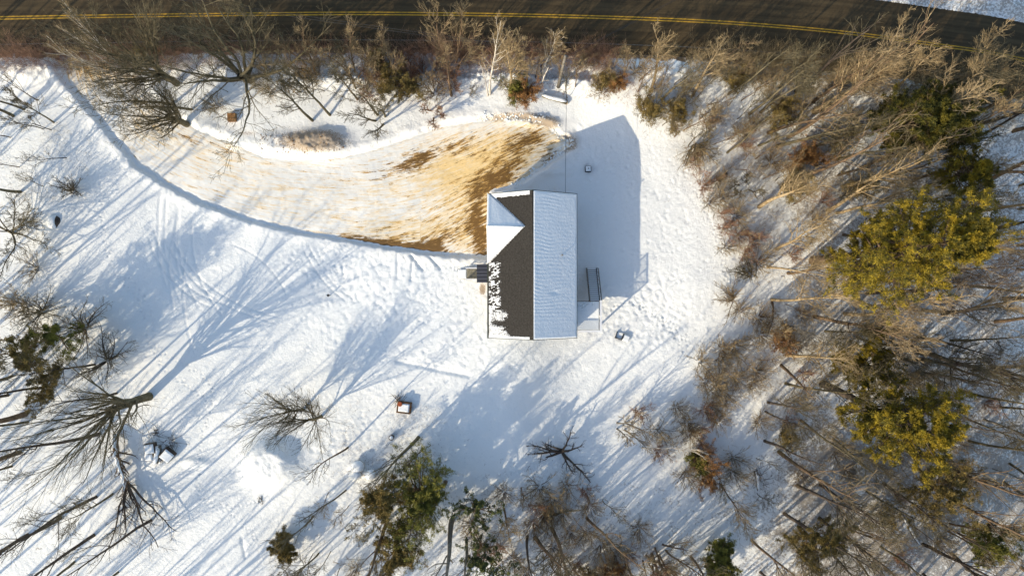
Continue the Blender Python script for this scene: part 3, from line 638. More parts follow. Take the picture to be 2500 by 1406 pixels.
# cross gable
xa = XW+(XR-XW)*.80; za = ZE+(xa-XW)*pit
gb = MB(); gb.prism([(XW-.06, yg-hw, ZE+.01), (XW-.06, yg+hw, ZE+.01), (XW-.06, yg, za+.01)], (0, 0, 0), (.02, 0, 0))
gb.add([(XW-.06, yg-hw, ZE+.02), (XW-.06, yg+hw, ZE+.02), (XW-.06, yg, za+.02), (xa, yg, za+.02)], [(0, 3, 2), (1, 2, 3)]); gab = gb.build('cross_gable', M['shingle'], house)
V, F = slab((XW-.1, yg+hw, ZE+.03), (xa-.0, yg+.01, za+.03), (xa, yg, za+.03), (XW-.1, yg, za+.03), 70, 60, .10, 8)
def tri_slab(A, B, C, th, seed, n=70):
    """snow on the triangle A (eave end), B (gable peak), C (ridge end inside)"""
    A, B, C = [np.array(q, float) for q in (A, B, C)]; V = []; F = []; idx = {}
    for i in range(n+1):
        for j in range(n+1-i):
            a, b_ = i/n, j/n; c = 1-a-b_; p = A*c+B*a+C*b_
            e = min(c, b_)*3.0; t = th*float(sst(-.01, .14, np.array(e)))**.5
            # rim on the gable side
            rp = .03*(float(vn(np.array(p[0]*4.0), np.array(p[1]*.6), seed))-.5) if e > .12 else 0
            idx[i, j] = len(V); V.append(p+np.array([0, 0, t+rp+.004]))
    for i in range(n):
        for j in range(n-i):
            F.append((idx[i, j], idx[i+1, j], idx[i, j+1]))
            if j < n-i-1: F.append((idx[i+1, j], idx[i+1, j+1], idx[i, j+1]))
    return np.array(V), np.array(F)
for sg, sd_ in ((1, 4), (-1, 6)):
    V, F = tri_slab((XW-.08, yg+sg*hw, ZE+.03), (XW-.08, yg, za+.03), (xa+.05, yg, za+.03), .13, sd_)
    link('snow_cover', np_mesh('snow_cover', V, [F]), M['snow'], gab)
b = MB(); b.tube([(XW-.12, yg, za+.15), (XW+1.6, yg, za+.16), (xa+.04, yg, za+.13)], [.05, .06, .06], 6).build('ridge_snow', M['snow'], gab, True)
b = MB(); b.tube([(XR, YS, ZR+.03), (XR, YN, ZR+.03)], .07, 6).build('ridge_cap', M['shingle'], roof, True)
vx, vy = W(1374, 622, 5.0); vz = ZE+(XE-vx)*pit
b = MB(); b.tube([(vx, vy, vz), (vx, vy, vz+.50)], .06, 10); b.tube([(vx, vy, vz+.50), (vx, vy, vz+.53)], .085, 10); b.build('vent_pipe', M['greyb'], roof)
# windows and doors on the walls
def win(x, y, z, wd, ht, side):
    d = {'w': (-1, 0), 'e': (1, 0), 'n': (0, 1), 's': (0, -1)}[side]; ax = d[1] == 0
    m = MB()
    def bx(u, v, su, sv, t, dep): m.box((x+d[0]*dep, y+u, z+v) if ax else (x+u, y+d[1]*dep, z+v), (t, su, sv) if ax else (su, t, sv))
    for u in (-1, 1): bx(u*wd/2, 0, .09, ht+.18, .07, .035)
    for v in (-1, 1): bx(0, v*ht/2, wd-.09, .09, .07, .036)
    bx(0, 0, wd-.09, .04, .05, .03); o = m.build('window', M['trim'], house); m = MB(); bx(0, 0, wd-.05, ht-.05, .02, .016); m.build('pane', M['glass'], o)
for y in (-3.2, .9): win(xe, y, 1.9, 1.0, 1.2, 'e')
for y in (4.2, 7.2): win(xe, y, 1.9, 1.3, 1.2, 'e')
for y in (4, 7.2): win(xe, y, -.75, 1.0, .9, 'e')
for x in (-.2, 4.2): win(x, ys, 1.9, 1.0, 1.2, 's'); win(x, yn, 1.9, 1.0, 1.2, 'n')
win(xw, -3.3, 1.9, 1.5, 1.3, 'w'); win(xw, -1.4, 1.9, .9, 1.3, 'w')
m = MB(); m.box((xw-.04, yg, 1.15), (.08, 4.9, 2.3))
for k in range(5): m.box((xw-.085, yg, .1+k*.52), (.02, 4.8, .04))
gd = m.build('garage_door', M['trim'], house)
m = MB(); m.box((xw-.03, .75, 1.35), (.06, .95, 2.05)); d_ = m.build('door', M['plank'], house); m = MB(); m.box((xw-.08, .42, 1.3), (.05, .05, .14)); m.build('handle', M['metal'], d_)
m = MB(); m.box((xe+.03, -2.0, 1.95), (.06, 1.7, 2.05)); d_ = m.build('door', M['trim'], house); m = MB(); m.box((xe+.065, -2.0, 2.0), (.02, 1.4, 1.7)); m.build('pane', M['glass'], d_)
m = MB(); pts = []
for t in range(0, 21):
    a = t/20*2*math.pi; pts.append((XE+.12+.26*max(-1, min(1, 1.5*math.cos(a)))*.5, W(0, 706, -.2)[1]+.33*max(-1, min(1, 1.6*math.sin(a))), -.3))
m.tube(pts, .035, 6, False); m.box((XE-.2, W(0, 706, -.2)[1], -.3), (.5, .05, .05)); m.build('wall_bracket', M['black'], house)
# entry: small standing-seam porch roof, stoop with rails
PX0, PX1 = W(1164, 0, 2.6)[0], xw; PY0, PY1 = W(0, 690, 2.6)[1], W(0, 645, 2.6)[1]
m = MB(); m.prism([(PX0, PY0, 2.5), (PX1, PY0, 2.95), (PX1, PY0, 2.87), (PX0, PY0, 2.42)], (0, 0, 0), (0, PY1-PY0, 0)); pr = m.build('porch_roof', M['metal'], house)
m = MB()
for k in range(6):
    y = PY0+.04+(PY1-PY0-.08)*k/5; m.prism([(PX0-.01, y-.02, 2.50), (PX1-.01, y-.02, 2.95), (PX1-.01, y-.02, 3.0), (PX0-.01, y-.02, 2.56)], (0, 0, 0), (0, .04, 0))
m.build('roof_seam', mat('seam_metal', (.16, .16, .18), .4, metal=.3), pr)
SX0 = W(1139, 0, .5)[0]; SY0, SY1 = W(0, 682, .5)[1], W(0, 655, .5)[1]
st = MB().box(((SX0+xw-.06)/2, (SY0+SY1)/2, .1), (xw-.06-SX0, SY1-SY0, .62)).build('stoop', M['concrete'], house)
m = MB(); V, F = slab((SX0+.02, SY0+.05, .41), (PX0+.25, SY0+.05, .41), (PX0+.25, SY1-.05, .41), (SX0+.02, SY1-.05, .41), 20, 20, .02, 3); link('door_mat', np_mesh('door_mat', V, [F]), M['matgrey'], st)
m = MB()
for y in (SY0, SY1):
    m.box(((SX0+PX0)/2+.1, y, 1.25), (PX0-SX0+.3, .12, .09)); m.box(((SX0+PX0)/2+.1, y, .6), (PX0-SX0+.3, .06, .06))
    for k in range(9): m.box((SX0+.06+k*(PX0-SX0)/8, y, .92), (.04, .04, .58))
    m.box((SX0+.03, y, .82), (.12, .12, .92)); m.box((PX0+.14, y, 1.4), (.11, .11, 2.1))
m.build('porch_railing', M['trim'], house)
m = MB(); 
for k in range(3): m.box((SX0-.18-.28*k, (SY0+SY1)/2, .28-.17*k-.3), (.30, SY1-SY0-.1, .6))
V, F = slab((SX0-.9, SY0+.1, .12), (SX0-.02, SY0+.1, .36), (SX0-.02, SY1-.1, .36), (SX0-.9, SY1-.1, .12), 20, 20, .1, 13)
link('step_snow', np_mesh('step_snow', V, [F]), M['snow'], m.build('step', M['concrete'], st))

# ------------------------------------------------------------------ deck
zd = 1.0; gzE = gz(8.3, -2)
deck = empty('deck', (XE, -3, gzE), 0, 'snow-covered raised timber deck with white rails on the east side of the house', 'deck')
DX0, DX1 = xe+.03, W(1467, 0, zd+1)[0]; DY0, DY1 = W(0, 808, zd+.6)[1], W(0, 735, zd)[1]
def D(o): o.location = -Vector(deck.location); return o
D(MB().box(((DX0+DX1)/2, (DY0+DY1)/2, zd-.12), (DX1-DX0, DY1-DY0, .24)).build('deck_floor', M['wood'], deck))
V, F = slab((DX0, DY0+.03, zd), (DX1-.04, DY0+.03, zd), (DX1-.04, DY1-.02, zd), (DX0, DY1-.02, zd), 90, 100, .12, 17, .08)
q = V.reshape(100, 90, 3)
for px, py, a in ((1408, 747, .5), (1419, 746, .5), (1424, 741, .5), (1427, 745, 1.6), (1432, 742, .5), (1447, 742, 1.1), (1422, 750, .1)):
    cx, cy = W(px, py, zd); u = (q[..., 0]-cx)*math.cos(a)+(q[..., 1]-cy)*math.sin(a); v = -(q[..., 0]-cx)*math.sin(a)+(q[..., 1]-cy)*math.cos(a)
    q[..., 2] -= .11*np.exp(-(u/.15)**4-(v/.06)**4)
D(link('deck_snow', np_mesh('deck_snow', V, [F]), M['snow'], deck))
posts = [(DX1, DY0), (DX1, DY1), (DX0+.05, DY0), (DX1, (DY0+DY1)/2)]
for x, y in posts[:3]: D(MB().box((x-.06, y, (zd-.3+gzE-.3)/2), (.15, .15, zd-.2-gzE+.4)).build('support_post', M['wood'], deck))
sx0, sx1 = W(1440, 0, zd)[0], W(1464, 0, zd)[0]
m = MB()
for x, y in posts: m.box((x, y, zd+.5), (.12, .12, 1.1))
m.box((DX1, (DY0+DY1)/2, zd+1.04), (.15, DY1-DY0+.2, .06)); m.box(((DX0+DX1)/2, DY0, zd+1.041), (DX1-DX0-.1, .15, .06))
m.box((DX1, (DY0+DY1)/2, zd+.16), (.06, DY1-DY0, .06)); m.box(((DX0+DX1)/2, DY0, zd+.161), (DX1-DX0, .06, .06))
n = 22
for k in range(n): m.box((DX1, DY0+(DY1-DY0)*(k+.5)/n, zd+.6), (.035, .035, .86))
n = 19
for k in range(n): m.box((DX0+(DX1-DX0)*(k+.5)/n, DY0, zd+.6), (.035, .035, .86))
rl = D(m.build('railing', M['white'], deck))
m = MB(); m.box((DX0+(sx0-DX0)/2, DY1, zd+1.04), (sx0-DX0, .06, .05)); m.box((sx0-.08, DY1, zd+.5), (.1, .1, 1.1))
for k in range(10): m.box((DX0+(sx0-DX0)*(k+.5)/10, DY1, zd+.55), (.03, .03, .96))
D(m.build('railing', M['wood'], deck))
sy1 = W(0, 655, -1.7)[1]; nst = 16; zb = gz((sx0+sx1)/2, sy1)-.02
stair = empty('staircase', (0, 0, 0)); stair.parent = deck; D(stair)
tr = MB(); sn = MB()
for k in range(nst):
    t = (k+.5)/nst; y = DY1+(sy1-DY1)*t; z = zd-(zd-zb)*(k+1)/(nst+.3); dp = (sy1-DY1)/nst
    tr.box(((sx0+sx1)/2, y, z-.02), (sx1-sx0-.02, dp*.92, .04)); sn.box(((sx0+sx1)/2, y+.015, z+.03), (sx1-sx0-.08, dp*.66, .05))
tr.build('tread', M['black'] if False else M['dark'], stair); sn.build('tread_snow', M['snow'], stair)
m = MB()
for x in (sx0-.03, sx1+.03): m.prism([(x-.02, DY1, zd+.02), (x-.02, sy1+.05, zb+.1), (x-.02, sy1+.05, zb-.15), (x-.02, DY1, zd-.35)], (0, 0, 0), (.04, 0, 0))
m.build('stringer', M['dark'], stair)
m = MB()
for x in (sx0-.09, sx1+.09):
    m.prism([(x-.05, DY1+.1, zd+.93), (x-.05, sy1, zb+1.0), (x-.05, sy1, zb+.95), (x-.05, DY1+.1, zd+.88)], (0, 0, 0), (.10, 0, 0))
    for k in range(9):
        t = k/8; y = DY1+.05+(sy1-.05-DY1)*t; z = zd+(zb-zd)*t; m.box((x, y, z+.45), (.04, .04, .95))
m.build('stair_railing', M['greyb'], stair)
# ------------------------------------------------------------------ yard objects
def onG(px, py, dz=0): p = G(px, py); p.z += dz; return p
# utility pole and service wire
p = onG(1363, 213, -.1)
pole = empty('utility_pole', p, 0, 'weathered wooden utility pole beside the snowbank with the wire that runs to the house', 'pole')
MB().tube([(0, 0, -.5), (0, 0, 5), (0, 0, 9.6)], [.17, .15, .12], 10).build('pole', M['greyb'], pole, True)
m = MB(); m.box((.3, .1, 9.0), (.9, .1, .1)); m.tube([(.62, .1, 9.05), (.62, .1, 9.25)], .05, 8); m.tube([(.2, .12, 9.05), (.2, .12, 9.25)], .05, 8); m.build('crossarm', M['wood'], pole)
wp = [Vector((p.x+.2, p.y+.1, p.z+9.2)), Vector((*W(1380, 470, 4.0), 4.2))]
wp[1].y = YN+.02; wp[1].z = 4.3
m = MB(); L = []
for k in range(15):
    t = k/14; q = wp[0].lerp(wp[1], t); q.z -= 1.2*4*t*(1-t)*.35; L.append(tuple(q))
m.tube(L, .018, 5); o = m.build('service_wire', M['black'], pole); o.location = -Vector(p)
m = MB(); q0 = Vector((p.x+.3, p.y+.2, p.z+9.2)); q1 = Vector((p.x+26, p.y+14, p.z+9.4)); q2 = Vector((p.x-60, p.y+9, p.z+9.4))
for qq in (q1, q2):
    for off in (0, .5):
        L = [tuple(q0.lerp(qq, k/12)+Vector((off, off*.3, -1.0*4*(k/12)*(1-k/12)*.5))) for k in range(13)]; m.tube(L, .012, 4)
o = m.build('street_wire', M['black'], pole); o.location = -Vector(p)
def snowlog(name, a, b, r, label, cat='log', sag=0, mt='greyb', zt=(0, 0)):
    A = onG(*a, r*.6+zt[0]); B = onG(*b, r*.6+zt[1]); root = empty(name, A, 0, label, cat); d = B-A
    pts = [tuple(d*t+Vector((math.sin(t*5)*.08, math.cos(t*4)*.06, 0))) for t in (0, .25, .5, .75, 1)]
    MB().tube(pts, [r, r*.97, r*.9, r*.85, r*.8], 9).build('trunk', M[mt], root, True)
    MB().tube([(x, y, z+r*.62) for x, y, z in pts], [r*.5, r*.82, r*.8, r*.75, r*.5], 8).build('snow_cover', M['snow'], root, True)
    return root, d
lg, d = snowlog('fallen_log', (1383, 252), (1326, 233), .26, 'snow-topped cut log with a bright sawn end lying below the utility pole', mt='olive')
u = d.normalized(); MB().tube([tuple(-u*.02), tuple(-u*.06)], .22, 14).build('sawn_end', M['logend'], lg)
# stump of a tall cut post near it
# crate
def crate(px, py, s, h, rz, label, name='wooden_crate', cat='crate', snow=False, mt='plank'):
    p = onG(px, py); r = empty(name, p, rz, label, cat)
    m = MB()
    for k in range(5): m.box((-s/2+s*(k+.5)/5, 0, h), (s/5-.02, s, .05))
    m.build('lid', M[mt], r, bev=.01); m = MB()
    for a in (-1, 1):
        for k in range(3): m.box((a*(s/2-.03), 0, h*(k+.5)/3), (.03, s-.06, h/3-.03)); m.box((0, a*(s/2-.03), h*(k+.5)/3), (s-.12, .03, h/3-.031))
    m.build('side_board', M[mt], r)
    if snow: V, F = slab((-s*.46, -s*.46, h+.03), (s*.40, -s*.46, h+.03), (s*.40, s*.40, h+.03), (-s*.46, s*.40, h+.03), 14, 14, .14, 3); link('snow_cover', np_mesh('snow_cover', V, [F]), M['snow'], r)
    return r
crate(569, 289, .85, .45, .05, 'square brown wooden box on the snow beside the driveway, under the big spreading tree')
crate(372, 1092, 1.1, .55, .15, 'snow-covered square box with dark sides, left one in the junk heap', snow=True, mt='dark')
crate(412, 1108, 1.25, .5, .85, 'tilted snow-covered box with a dark corner, right one in the junk heap', snow=True, mt='dark').rotation_euler[0] = .12
crate(368, 1112, .9, .3, .1, 'low snow-covered box in front of the square one in the junk heap', snow=True, mt='wood')
snowlog('fallen_log', (388, 1088), (384, 1128), .32, 'thick snow-covered log lying between the boxes of the junk heap')
snowlog('fallen_log', (2196, 1254), (2244, 1325), .16, 'forked pale log lying on snow in the lower right woods', mt='dark')
snowlog('fallen_log', (1843, 1150), (1853, 1195), .2, 'snow-covered log end in the brush at the woods edge lower right', mt='dark')
# boulder with black crack
def boulder(px, py, r, seed, label, group=None, sq=.7, crack=False):
    p = onG(px, py, -.1); root = empty('boulder', p, 0, label, 'boulder', group); n = 28
    th = np.linspace(0, 2*np.pi, n, endpoint=False)[None, :]; ph = np.linspace(0, np.pi/2, 12)[:, None]; g = 1+.25*(vn(np.cos(th)*2+seed+ph, np.sin(th)*2+ph, seed)-.5)
    def shell(k, z0): 
        X_ = r*k*g*np.cos(th)*np.cos(ph); Y_ = r*k*g*np.sin(th)*np.cos(ph)*1.05; Z_ = z0+r*k*sq*np.sin(ph)+0*th
        V = np.stack([X_, Y_, Z_], -1); I = np.arange(V.shape[0]*n).reshape(-1, n); J = np.roll(I, -1, 1)
        return V.reshape(-1, 3), np.stack([I[:-1], J[:-1], J[1:], I[1:]], -1).reshape(-1, 4)
    V, F = shell(1, 0); link('rock', np_mesh('rock', V, [F]), M['dark'] if crack else M['greyb'], root)
    V, F = shell(1.0, .1); 
    if crack: V[:, 0] = np.where(V[:, 0] > r*.45, r*.45, V[:, 0])
    link('snow_cap', np_mesh('snow_cap', V, [F]), M['snow'], root); return root
boulder(131, 541, .68, 3, 'round snow-capped boulder with a dark exposed side on the left lawn', crack=True)
boulder(874, 1138, .62, 5, 'largest of the three snow-covered round stones by the small bare tree', 'snow-covered round stones'); boulder(904, 1158, .55, 8, 'right one of the three snow-covered round stones by the small bare tree', 'snow-covered round stones'); boulder(870, 1158, .45, 11, 'lowest left one of the three snow-covered round stones by the small bare tree', 'snow-covered round stones')
boulder(18, 735, .6, 12, 'low snow-covered stone at the left edge above the pine'); boulder(2100, 1190, .7, 14, 'snow-capped stone in the lower right woods'); boulder(2098, 1140, .6, 15, 'round white snow-capped stone under the golden pine, upper one')
# planter frame
p = onG(988, 993); r = empty('planter', p, -.12, 'dark rectangular planter filled with snow, rusty pot in one corner', 'planter')
m = MB(); m.box((0, -.52, .3), (1.45, .13, .6)); m.box((0, .52, .3), (1.45, .13, .6)); m.box((-.66, 0, .3), (.13, .92, .6)); m.box((.66, 0, .3), (.13, .92, .6)); m.build('frame', mat('dark_timber', (.06, .035, .02), .9, (.16, .08, .03), 3), r, bev=.02)
V, F = slab((-.58, -.44, .5), (.58, -.44, .5), (.58, .44, .5), (-.58, .44, .5), 22, 20, .16, 3); link('snow_fill', np_mesh('snow_fill', V, [F]), M['snow'], r)
m = MB(); m.tube([(-.42, .38, .45), (-.42, .38, .8), (-.42, .38, .84)], [.2, .26, .22], 12); m.build('rusty_pot', M['rustm'], r, bev=.01)
def twigpile(px, py, n, rad, label, mt='dark', name='twig_heap', cat='twigs', seed=1, L=.8):
    g = np.random.default_rng(seed); p = onG(px, py); c = g.normal(0, rad, (n, 3)); c[:, 2] = np.abs(c[:, 2])*.3+.05; d = g.normal(size=(n, 3)); d[:, 2] = np.abs(d[:, 2])*.35; d /= np.linalg.norm(d, axis=1, keepdims=True)
    P, Rr = path(c, d, np.full(n, L)*g.uniform(.5, 1.4, n), 4, np.full(n, .022), np.full(n, .012), .15, 0, g); V, F = tubes(P, Rr, 4)
    o = link(name, np_mesh(name, V, [F]), M[mt]); o.location = p; return tag(o, label, cat)
twigpile(972, 975, 26, .22, 'dead stalks sticking up at the upper left of the planter', seed=4)
twigpile(420, 1078, 34, .4, 'loose brush heap at the upper right of the junk heap', seed=2, L=1.1); twigpile(398, 1115, 26, .35, 'dark sticks poking out between the snow-covered boxes', seed=5, L=.7); twigpile(383, 1056, 22, .18, 'small dark brush tuft at the top of the junk heap', seed=6, L=.6)
twigpile(640, 1221, 16, .2, 'small dark sticks lying on the lower left lawn', seed=7, L=.4); twigpile(1855, 1165, 30, .5, 'dark brush heap on snow at the lower right woods edge', seed=9, L=1.2)
# service box east of the driveway
def rbox(px, py, s, h, label, name='utility_box', snow=.8):
    p = onG(px, py); r = empty(name, p, .05, label, 'utility box'); MB().box((0, 0, h/2), (s, s, h)).build('box', M['black'], r, bev=.12)
    V, F = slab((-s*snow/2, -s*snow/2, h), (s*snow/2, -s*snow/2, h), (s*snow/2, s*snow/2, h), (-s*snow/2, s*snow/2, h), 16, 16, .1, 3); link('snow_cap', np_mesh('snow_cap', V, [F]), M['snow'], r)
    MB().tube([(0, 0, h+.02), (0, 0, h+.2)], .045, 8).build('cap_knob', M['black'], r); return r
rbox(1435, 414, .68, .5, 'small black square box with a snow cap and centre knob north-east of the house')
# lawn chair
p = onG(1516, 820); r = empty('lawn_chair', p, -.35, 'low dark-framed lawn chair half buried in snow below the deck', 'chair')
m = MB(); m.box((-.55, -.05, .2), (.05, .75, .4)); m.box((-.2, -.38, .2), (.75, .05, .4)); m.box((.15, 0, .25), (.05, .7, .5)); m.build('frame', M['black'], r, bev=.01)
V, F = slab((.2, -.35, .2), (.95, -.35, .12), (.95, .35, .12), (.2, .35, .2), 16, 14, .2, 3); link('snow_cover', np_mesh('snow_cover', V, [F]), M['snow'], r); MB().box((-.2, 0, .12), (.62, .66, .05)).build('seat', M['snow'], r)
# small black garden post
p = onG(805, 721); r = empty('garden_post', p, 0, 'short black garden light post on the lawn west of the house', 'post'); MB().tube([(0, 0, -.2), (0, 0, .62)], .05, 8).build('post', M['black'], r); MB().tube([(0, 0, .62), (0, 0, .68), (0, 0, .8)], [.1, .14, .05], 10).build('lamp_cap', M['black'], r, True)
# stump / barrel objects
p = onG(1756, 438); r = empty('tree_stump', p, 0, 'tall reddish-brown broken stump standing at the woods edge right of the yard', 'stump')
MB().tube([(0, 0, -.3), (.03, .08, 1.0), (.05, .2, 2.0)], [.30, .27, .24], 12).build('trunk', M['brown'], r, True)
p = onG(1366, 1101); r = empty('tree_stump', p, 0, 'dark stump with twigs just right of the big lower pine', 'stump'); 
r.location = onG(1088, 1176); MB().tube([(0, 0, -.3), (0, 0, .5), (.05, 0, .9)], [.24, .2, .16], 9).build('trunk', M['brown'], r, True)
p = onG(957, 1066); r = empty('bucket', p, 0, 'small snow-filled tub left of the bare tree below the planter', 'tub'); MB().tube([(0, 0, 0), (0, 0, .45)], [.24, .28], 14).build('tub_body', M['dark'], r); MB().tube([(0, 0, .4), (0, 0, .5)], [.25, .15], 12).build('snow_fill', M['snow'], r, True)

# ------------------------------------------------------------------ special trees
def lean_for(px, py, h, tpx, tpy):
    """lean (dx,dy per metre) so that a tree of height h rooted at a pixel shows its tip at another"""
    b_ = G(px, py); k = (H-(b_.z+h))/H/SC; tx, ty = (tpx-CX)*k, (CY-tpy)*k; return ((tx-b_.x)/h, (ty-b_.y)/h)
def T(px, py, h, r, form, tm, cm, seed, label, tip=None, group=None, name=None, twig=1.0, cat='tree'):
    lean = lean_for(px, py, h, *tip) if tip else (random.Random(seed).uniform(-.05, .05), random.Random(seed+1).uniform(-.05, .05))
    if form in ('maple', 'broom'): lean = (lean[0]*.9, lean[1]*.9)
    nm0 = name; name = name or {'thin': 'bare_tree', 'forest': 'bare_tree', 'maple': 'spreading_tree', 'broom': 'bushy_tree', 'shrub': 'bare_shrub', 'clump': 'clump_tree', 'sapling': 'sapling', 'snag': 'dead_tree'}[form]
    return tree_obj(name, ('u', seed), lambda: bare_geo(seed, h, r, form, lean, twig), tm, cm, onG(px, py, 0), 0, 1, label, 'shrub' if form == 'shrub' else cat, group, tname='stems' if form == 'shrub' else 'trunk', cname='twigs' if form == 'shrub' else 'crown')
T(611, 194, 12.5, .48, 'maple', 'olive', 'olive', 101, 'big spreading bare tree by the road, thick trunk above the brown box', (510, 130))
T(432, 205, 14, .36, 'broom', 'olive', 'olive', 102, 'bushy bare tree left of the biggest roadside tree, leaning over the road', (210, 90))
T(456, 304, 9, .36, 'broom', 'olive', 'olive', 103, 'mossy multi-stemmed tree on the upper edge of the driveway', (330, 235))
T(300, 180, 9.5, .07, 'clump', 'pale', 'russet', 104, 'pale slim-stemmed birch leaning toward the upper left over the road', (110, 80), name='birch_tree')
T(764, 296, 9.5, .16, 'forest', 'olive', 'olive', 105, 'bare tree forking low, left one of the pair above the dirty snow pile', (640, 195))
T(807, 283, 10, .15, 'forest', 'olive', 'olive', 106, 'slim straight bare tree, right one of the pair above the dirty snow pile', (660, 140))
T(735, 225, 6, .09, 'sapling', 'olive', 'olive', 107, 'small bare tree near the snowbank between the two taller roadside trees')
T(873, 244, 8.5, .12, 'forest', 'olive', 'olive', 108, 'thin bare tree leaning left, left of the brown roadside thicket', (790, 160))
T(930, 291, 8.5, .13, 'clump', 'olive', 'olive', 109, 'fan-shaped bare tree just above the edge of the driveway', (885, 265))
T(868, 218, 8, .09, 'sapling', 'olive', 'olive', 110, 'thin sapling on the snowbank left of the brown thicket', (830, 110))
T(1062, 274, 4, .10, 'clump', 'brown', 'red', 111, 'small oak with rusty leaves at the top edge of the muddy driveway', (1060, 285))
T(1102, 236, 10, .16, 'forest', 'brown', 'brown', 112, 'dark-trunked bare tree between the thicket and the white birch', (1088, 70))
T(1195, 233, 11.5, .14, 'forest', 'pale', 'russet', 113, 'tall white birch on the snowbank reaching over the road', (1192, 62), name='birch_tree')
T(1192, 236, 5.5, .07, 'snag', 'pale', 'pale', 114, 'low dead white tree at the foot of the tall birch', (1180, 160))
T(1245, 232, 11, .15, 'forest', 'tan', 'russet', 115, 'tan-trunked bare tree right of the tall white birch', (1240, 75))
T(1268, 215, 9, .10, 'forest', 'tan', 'russet', 116, 'slim tan tree behind the rusty bush beside the road', (1275, 90))
T(1320, 188, 9, .11, 'forest', 'pale', 'russet', 117, 'smaller white birch left of the utility pole', (1350, 75), name='birch_tree')
T(1311, 230, 5.5, .11, 'snag', 'pale', 'pale', 118, 'short dead pale tree beside the rusty bush, left of the pole', (1365, 160))
T(1590, 223, 10, .16, 'forest', 'tan', 'russet', 119, 'tan bare tree on the bank behind the first olive bush right of the pole', (1640, 90))
T(1525, 190, 6, .06, 'sapling', 'russet', 'russet', 120, 'small reddish sapling between pole and woods', (1540, 130))
T(1690, 236, 12, .17, 'forest', 'tan', 'russet', 121, 'fan-crowned tan tree at the start of the woods by the road', (1780, 80))
T(1985, 250, 14, .20, 'forest', 'brown', 'tan', 122, 'brown-trunked tree leaning right beside the thick tan one by the road', (2170, 110))
T(1989, 272, 15, .40, 'forest', 'tan', 'russet', 123, 'thickest tan-barked tree of the upper right woods, pale crown over the road', (2230, 150))
T(2040, 255, 14, .24, 'forest', 'brown', 'tan', 124, 'dark brown bare trunk just right of the thick tan-barked tree', (2210, 120))
T(1940, 236, 9, .10, 'forest', 'olive', 'olive', 125, 'thin tree leaning right, left of the thick tan-barked tree', (2020, 150))
T(2288, 252, 13, .22, 'forest', 'tan', 'russet', 126, 'bare tree with pale branching crown over the road in the upper right', (2400, 100))
T(2395, 190, 11, .18, 'forest', 'tan', 'russet', 127, 'low wide tan-branched tree at the right end of the road', (2480, 140))
T(2216, 286, 8, .10, 'snag', 'pale', 'pale', 128, 'thin dead white tree beside the dark green pine', (2250, 215))
T(1895, 356, 14, .20, 'forest', 'olive', 'olive', 129, 'dark leaning tree whose trunk crosses toward the dark green pine', (2180, 265))
T(2060, 456, 15, .27, 'forest', 'tan', 'russet', 130, 'tan-trunked tree above the great golden pine', (2300, 400))
T(2020, 515, 15, .22, 'forest', 'tan', 'olive', 131, 'leaning tan tree just left of the golden pine top', (2230, 440))
T(1853, 506, 13, .24, 'forest', 'tan', 'russet', 132, 'orange-barked bare tree with a short thick trunk at the woods edge', (1990, 430))
T(1895, 608, 13, .19, 'forest', 'tan', 'russet', 133, 'curving orange-barked tree left of the great golden pine', (2040, 560))
T(1873, 653, 12, .13, 'forest', 'tan', 'russet', 134, 'slim tan tree pointing right, beneath the curving orange-barked tree', (2030, 655))
T(1923, 667, 12, .17, 'forest', 'brown', 'russet', 135, 'brown tree right of the slim tan one at mid height of the woods', (2100, 675))
T(1882, 731, 14, .18, 'forest', 'tan', 'russet', 136, 'tree lying straight to the right in view below the golden pine edge', (2100, 735))
T(1986, 772, 17, .22, 'forest', 'brown', 'tan', 137, 'tall brown-trunked tree just under the golden pine', (2290, 812))
T(1920, 868, 14, .22, 'forest', 'tan', 'russet', 138, 'tan tree with pale limbs left of the small golden boughs', (2120, 860))
T(2240, 856, 18, .30, 'forest', 'dark', 'olive', 139, 'thick dark trunk in open snow right of the two golden pines', (2620, 925))
T(2197, 878, 16, .16, 'forest', 'dark', 'olive', 140, 'slim dark trunk below the thick dark one', (2480, 900))
T(2240, 907, 15, .16, 'forest', 'dark', 'olive', 141, 'lowest slim dark trunk right of the lower golden pine', (2500, 975))
T(2418, 893, 16, .24, 'forest', 'dark', 'olive', 142, 'dark trunk near the right edge, middle of the woods', (2790, 985))
T(1834, 671, 3.6, .05, 'shrub', 'olive', 'olive', 143, 'upper of two fan-shaped bare bushes at the yard edge', (1790, 640))
T(1792, 730, 3.6, .05, 'shrub', 'brown', 'russet', 144, 'lower of two fan-shaped bare bushes at the yard edge', (1740, 735))
T(1955, 826, 6, .10, 'clump', 'tan', 'russet', 145, 'russet bushy tree in the brush below the fan-shaped bushes', (1880, 800))
T(1885, 735, 6.5, .14, 'sapling', 'brown', 'olive', 146, 'small leaning tree going down-right from the woods edge', (1920, 815))
T(1700, 355, 6, .08, 'shrub', 'olive', 'russet', 147, 'fan-shaped olive shrub at the upper woods edge', (1690, 400))
T(1820, 455, 5, .08, 'clump', 'olive', 'olive', 148, 'low branching olive shrub left of the orange-barked tree', (1810, 460))
T(1868, 1004, 12, .12, 'forest', 'dark', 'olive', 149, 'thin dark tree in the snow clearing left of the lower golden pine', (1990, 1080))
T(1834, 1318, 13, .16, 'forest', 'brown', 'russet', 150, 'brown bare tree at the bottom right of the yard', (1990, 1480))
T(1916, 1305, 13, .15, 'forest', 'olive', 'olive', 151, 'olive bare tree right of the brown one near the bottom edge', (2080, 1440))
T(1756, 1178, 9, .09, 'forest', 'dark', 'russet', 152, 'thin curved tree coming out of the leafy bush, lower right', (1850, 1290))
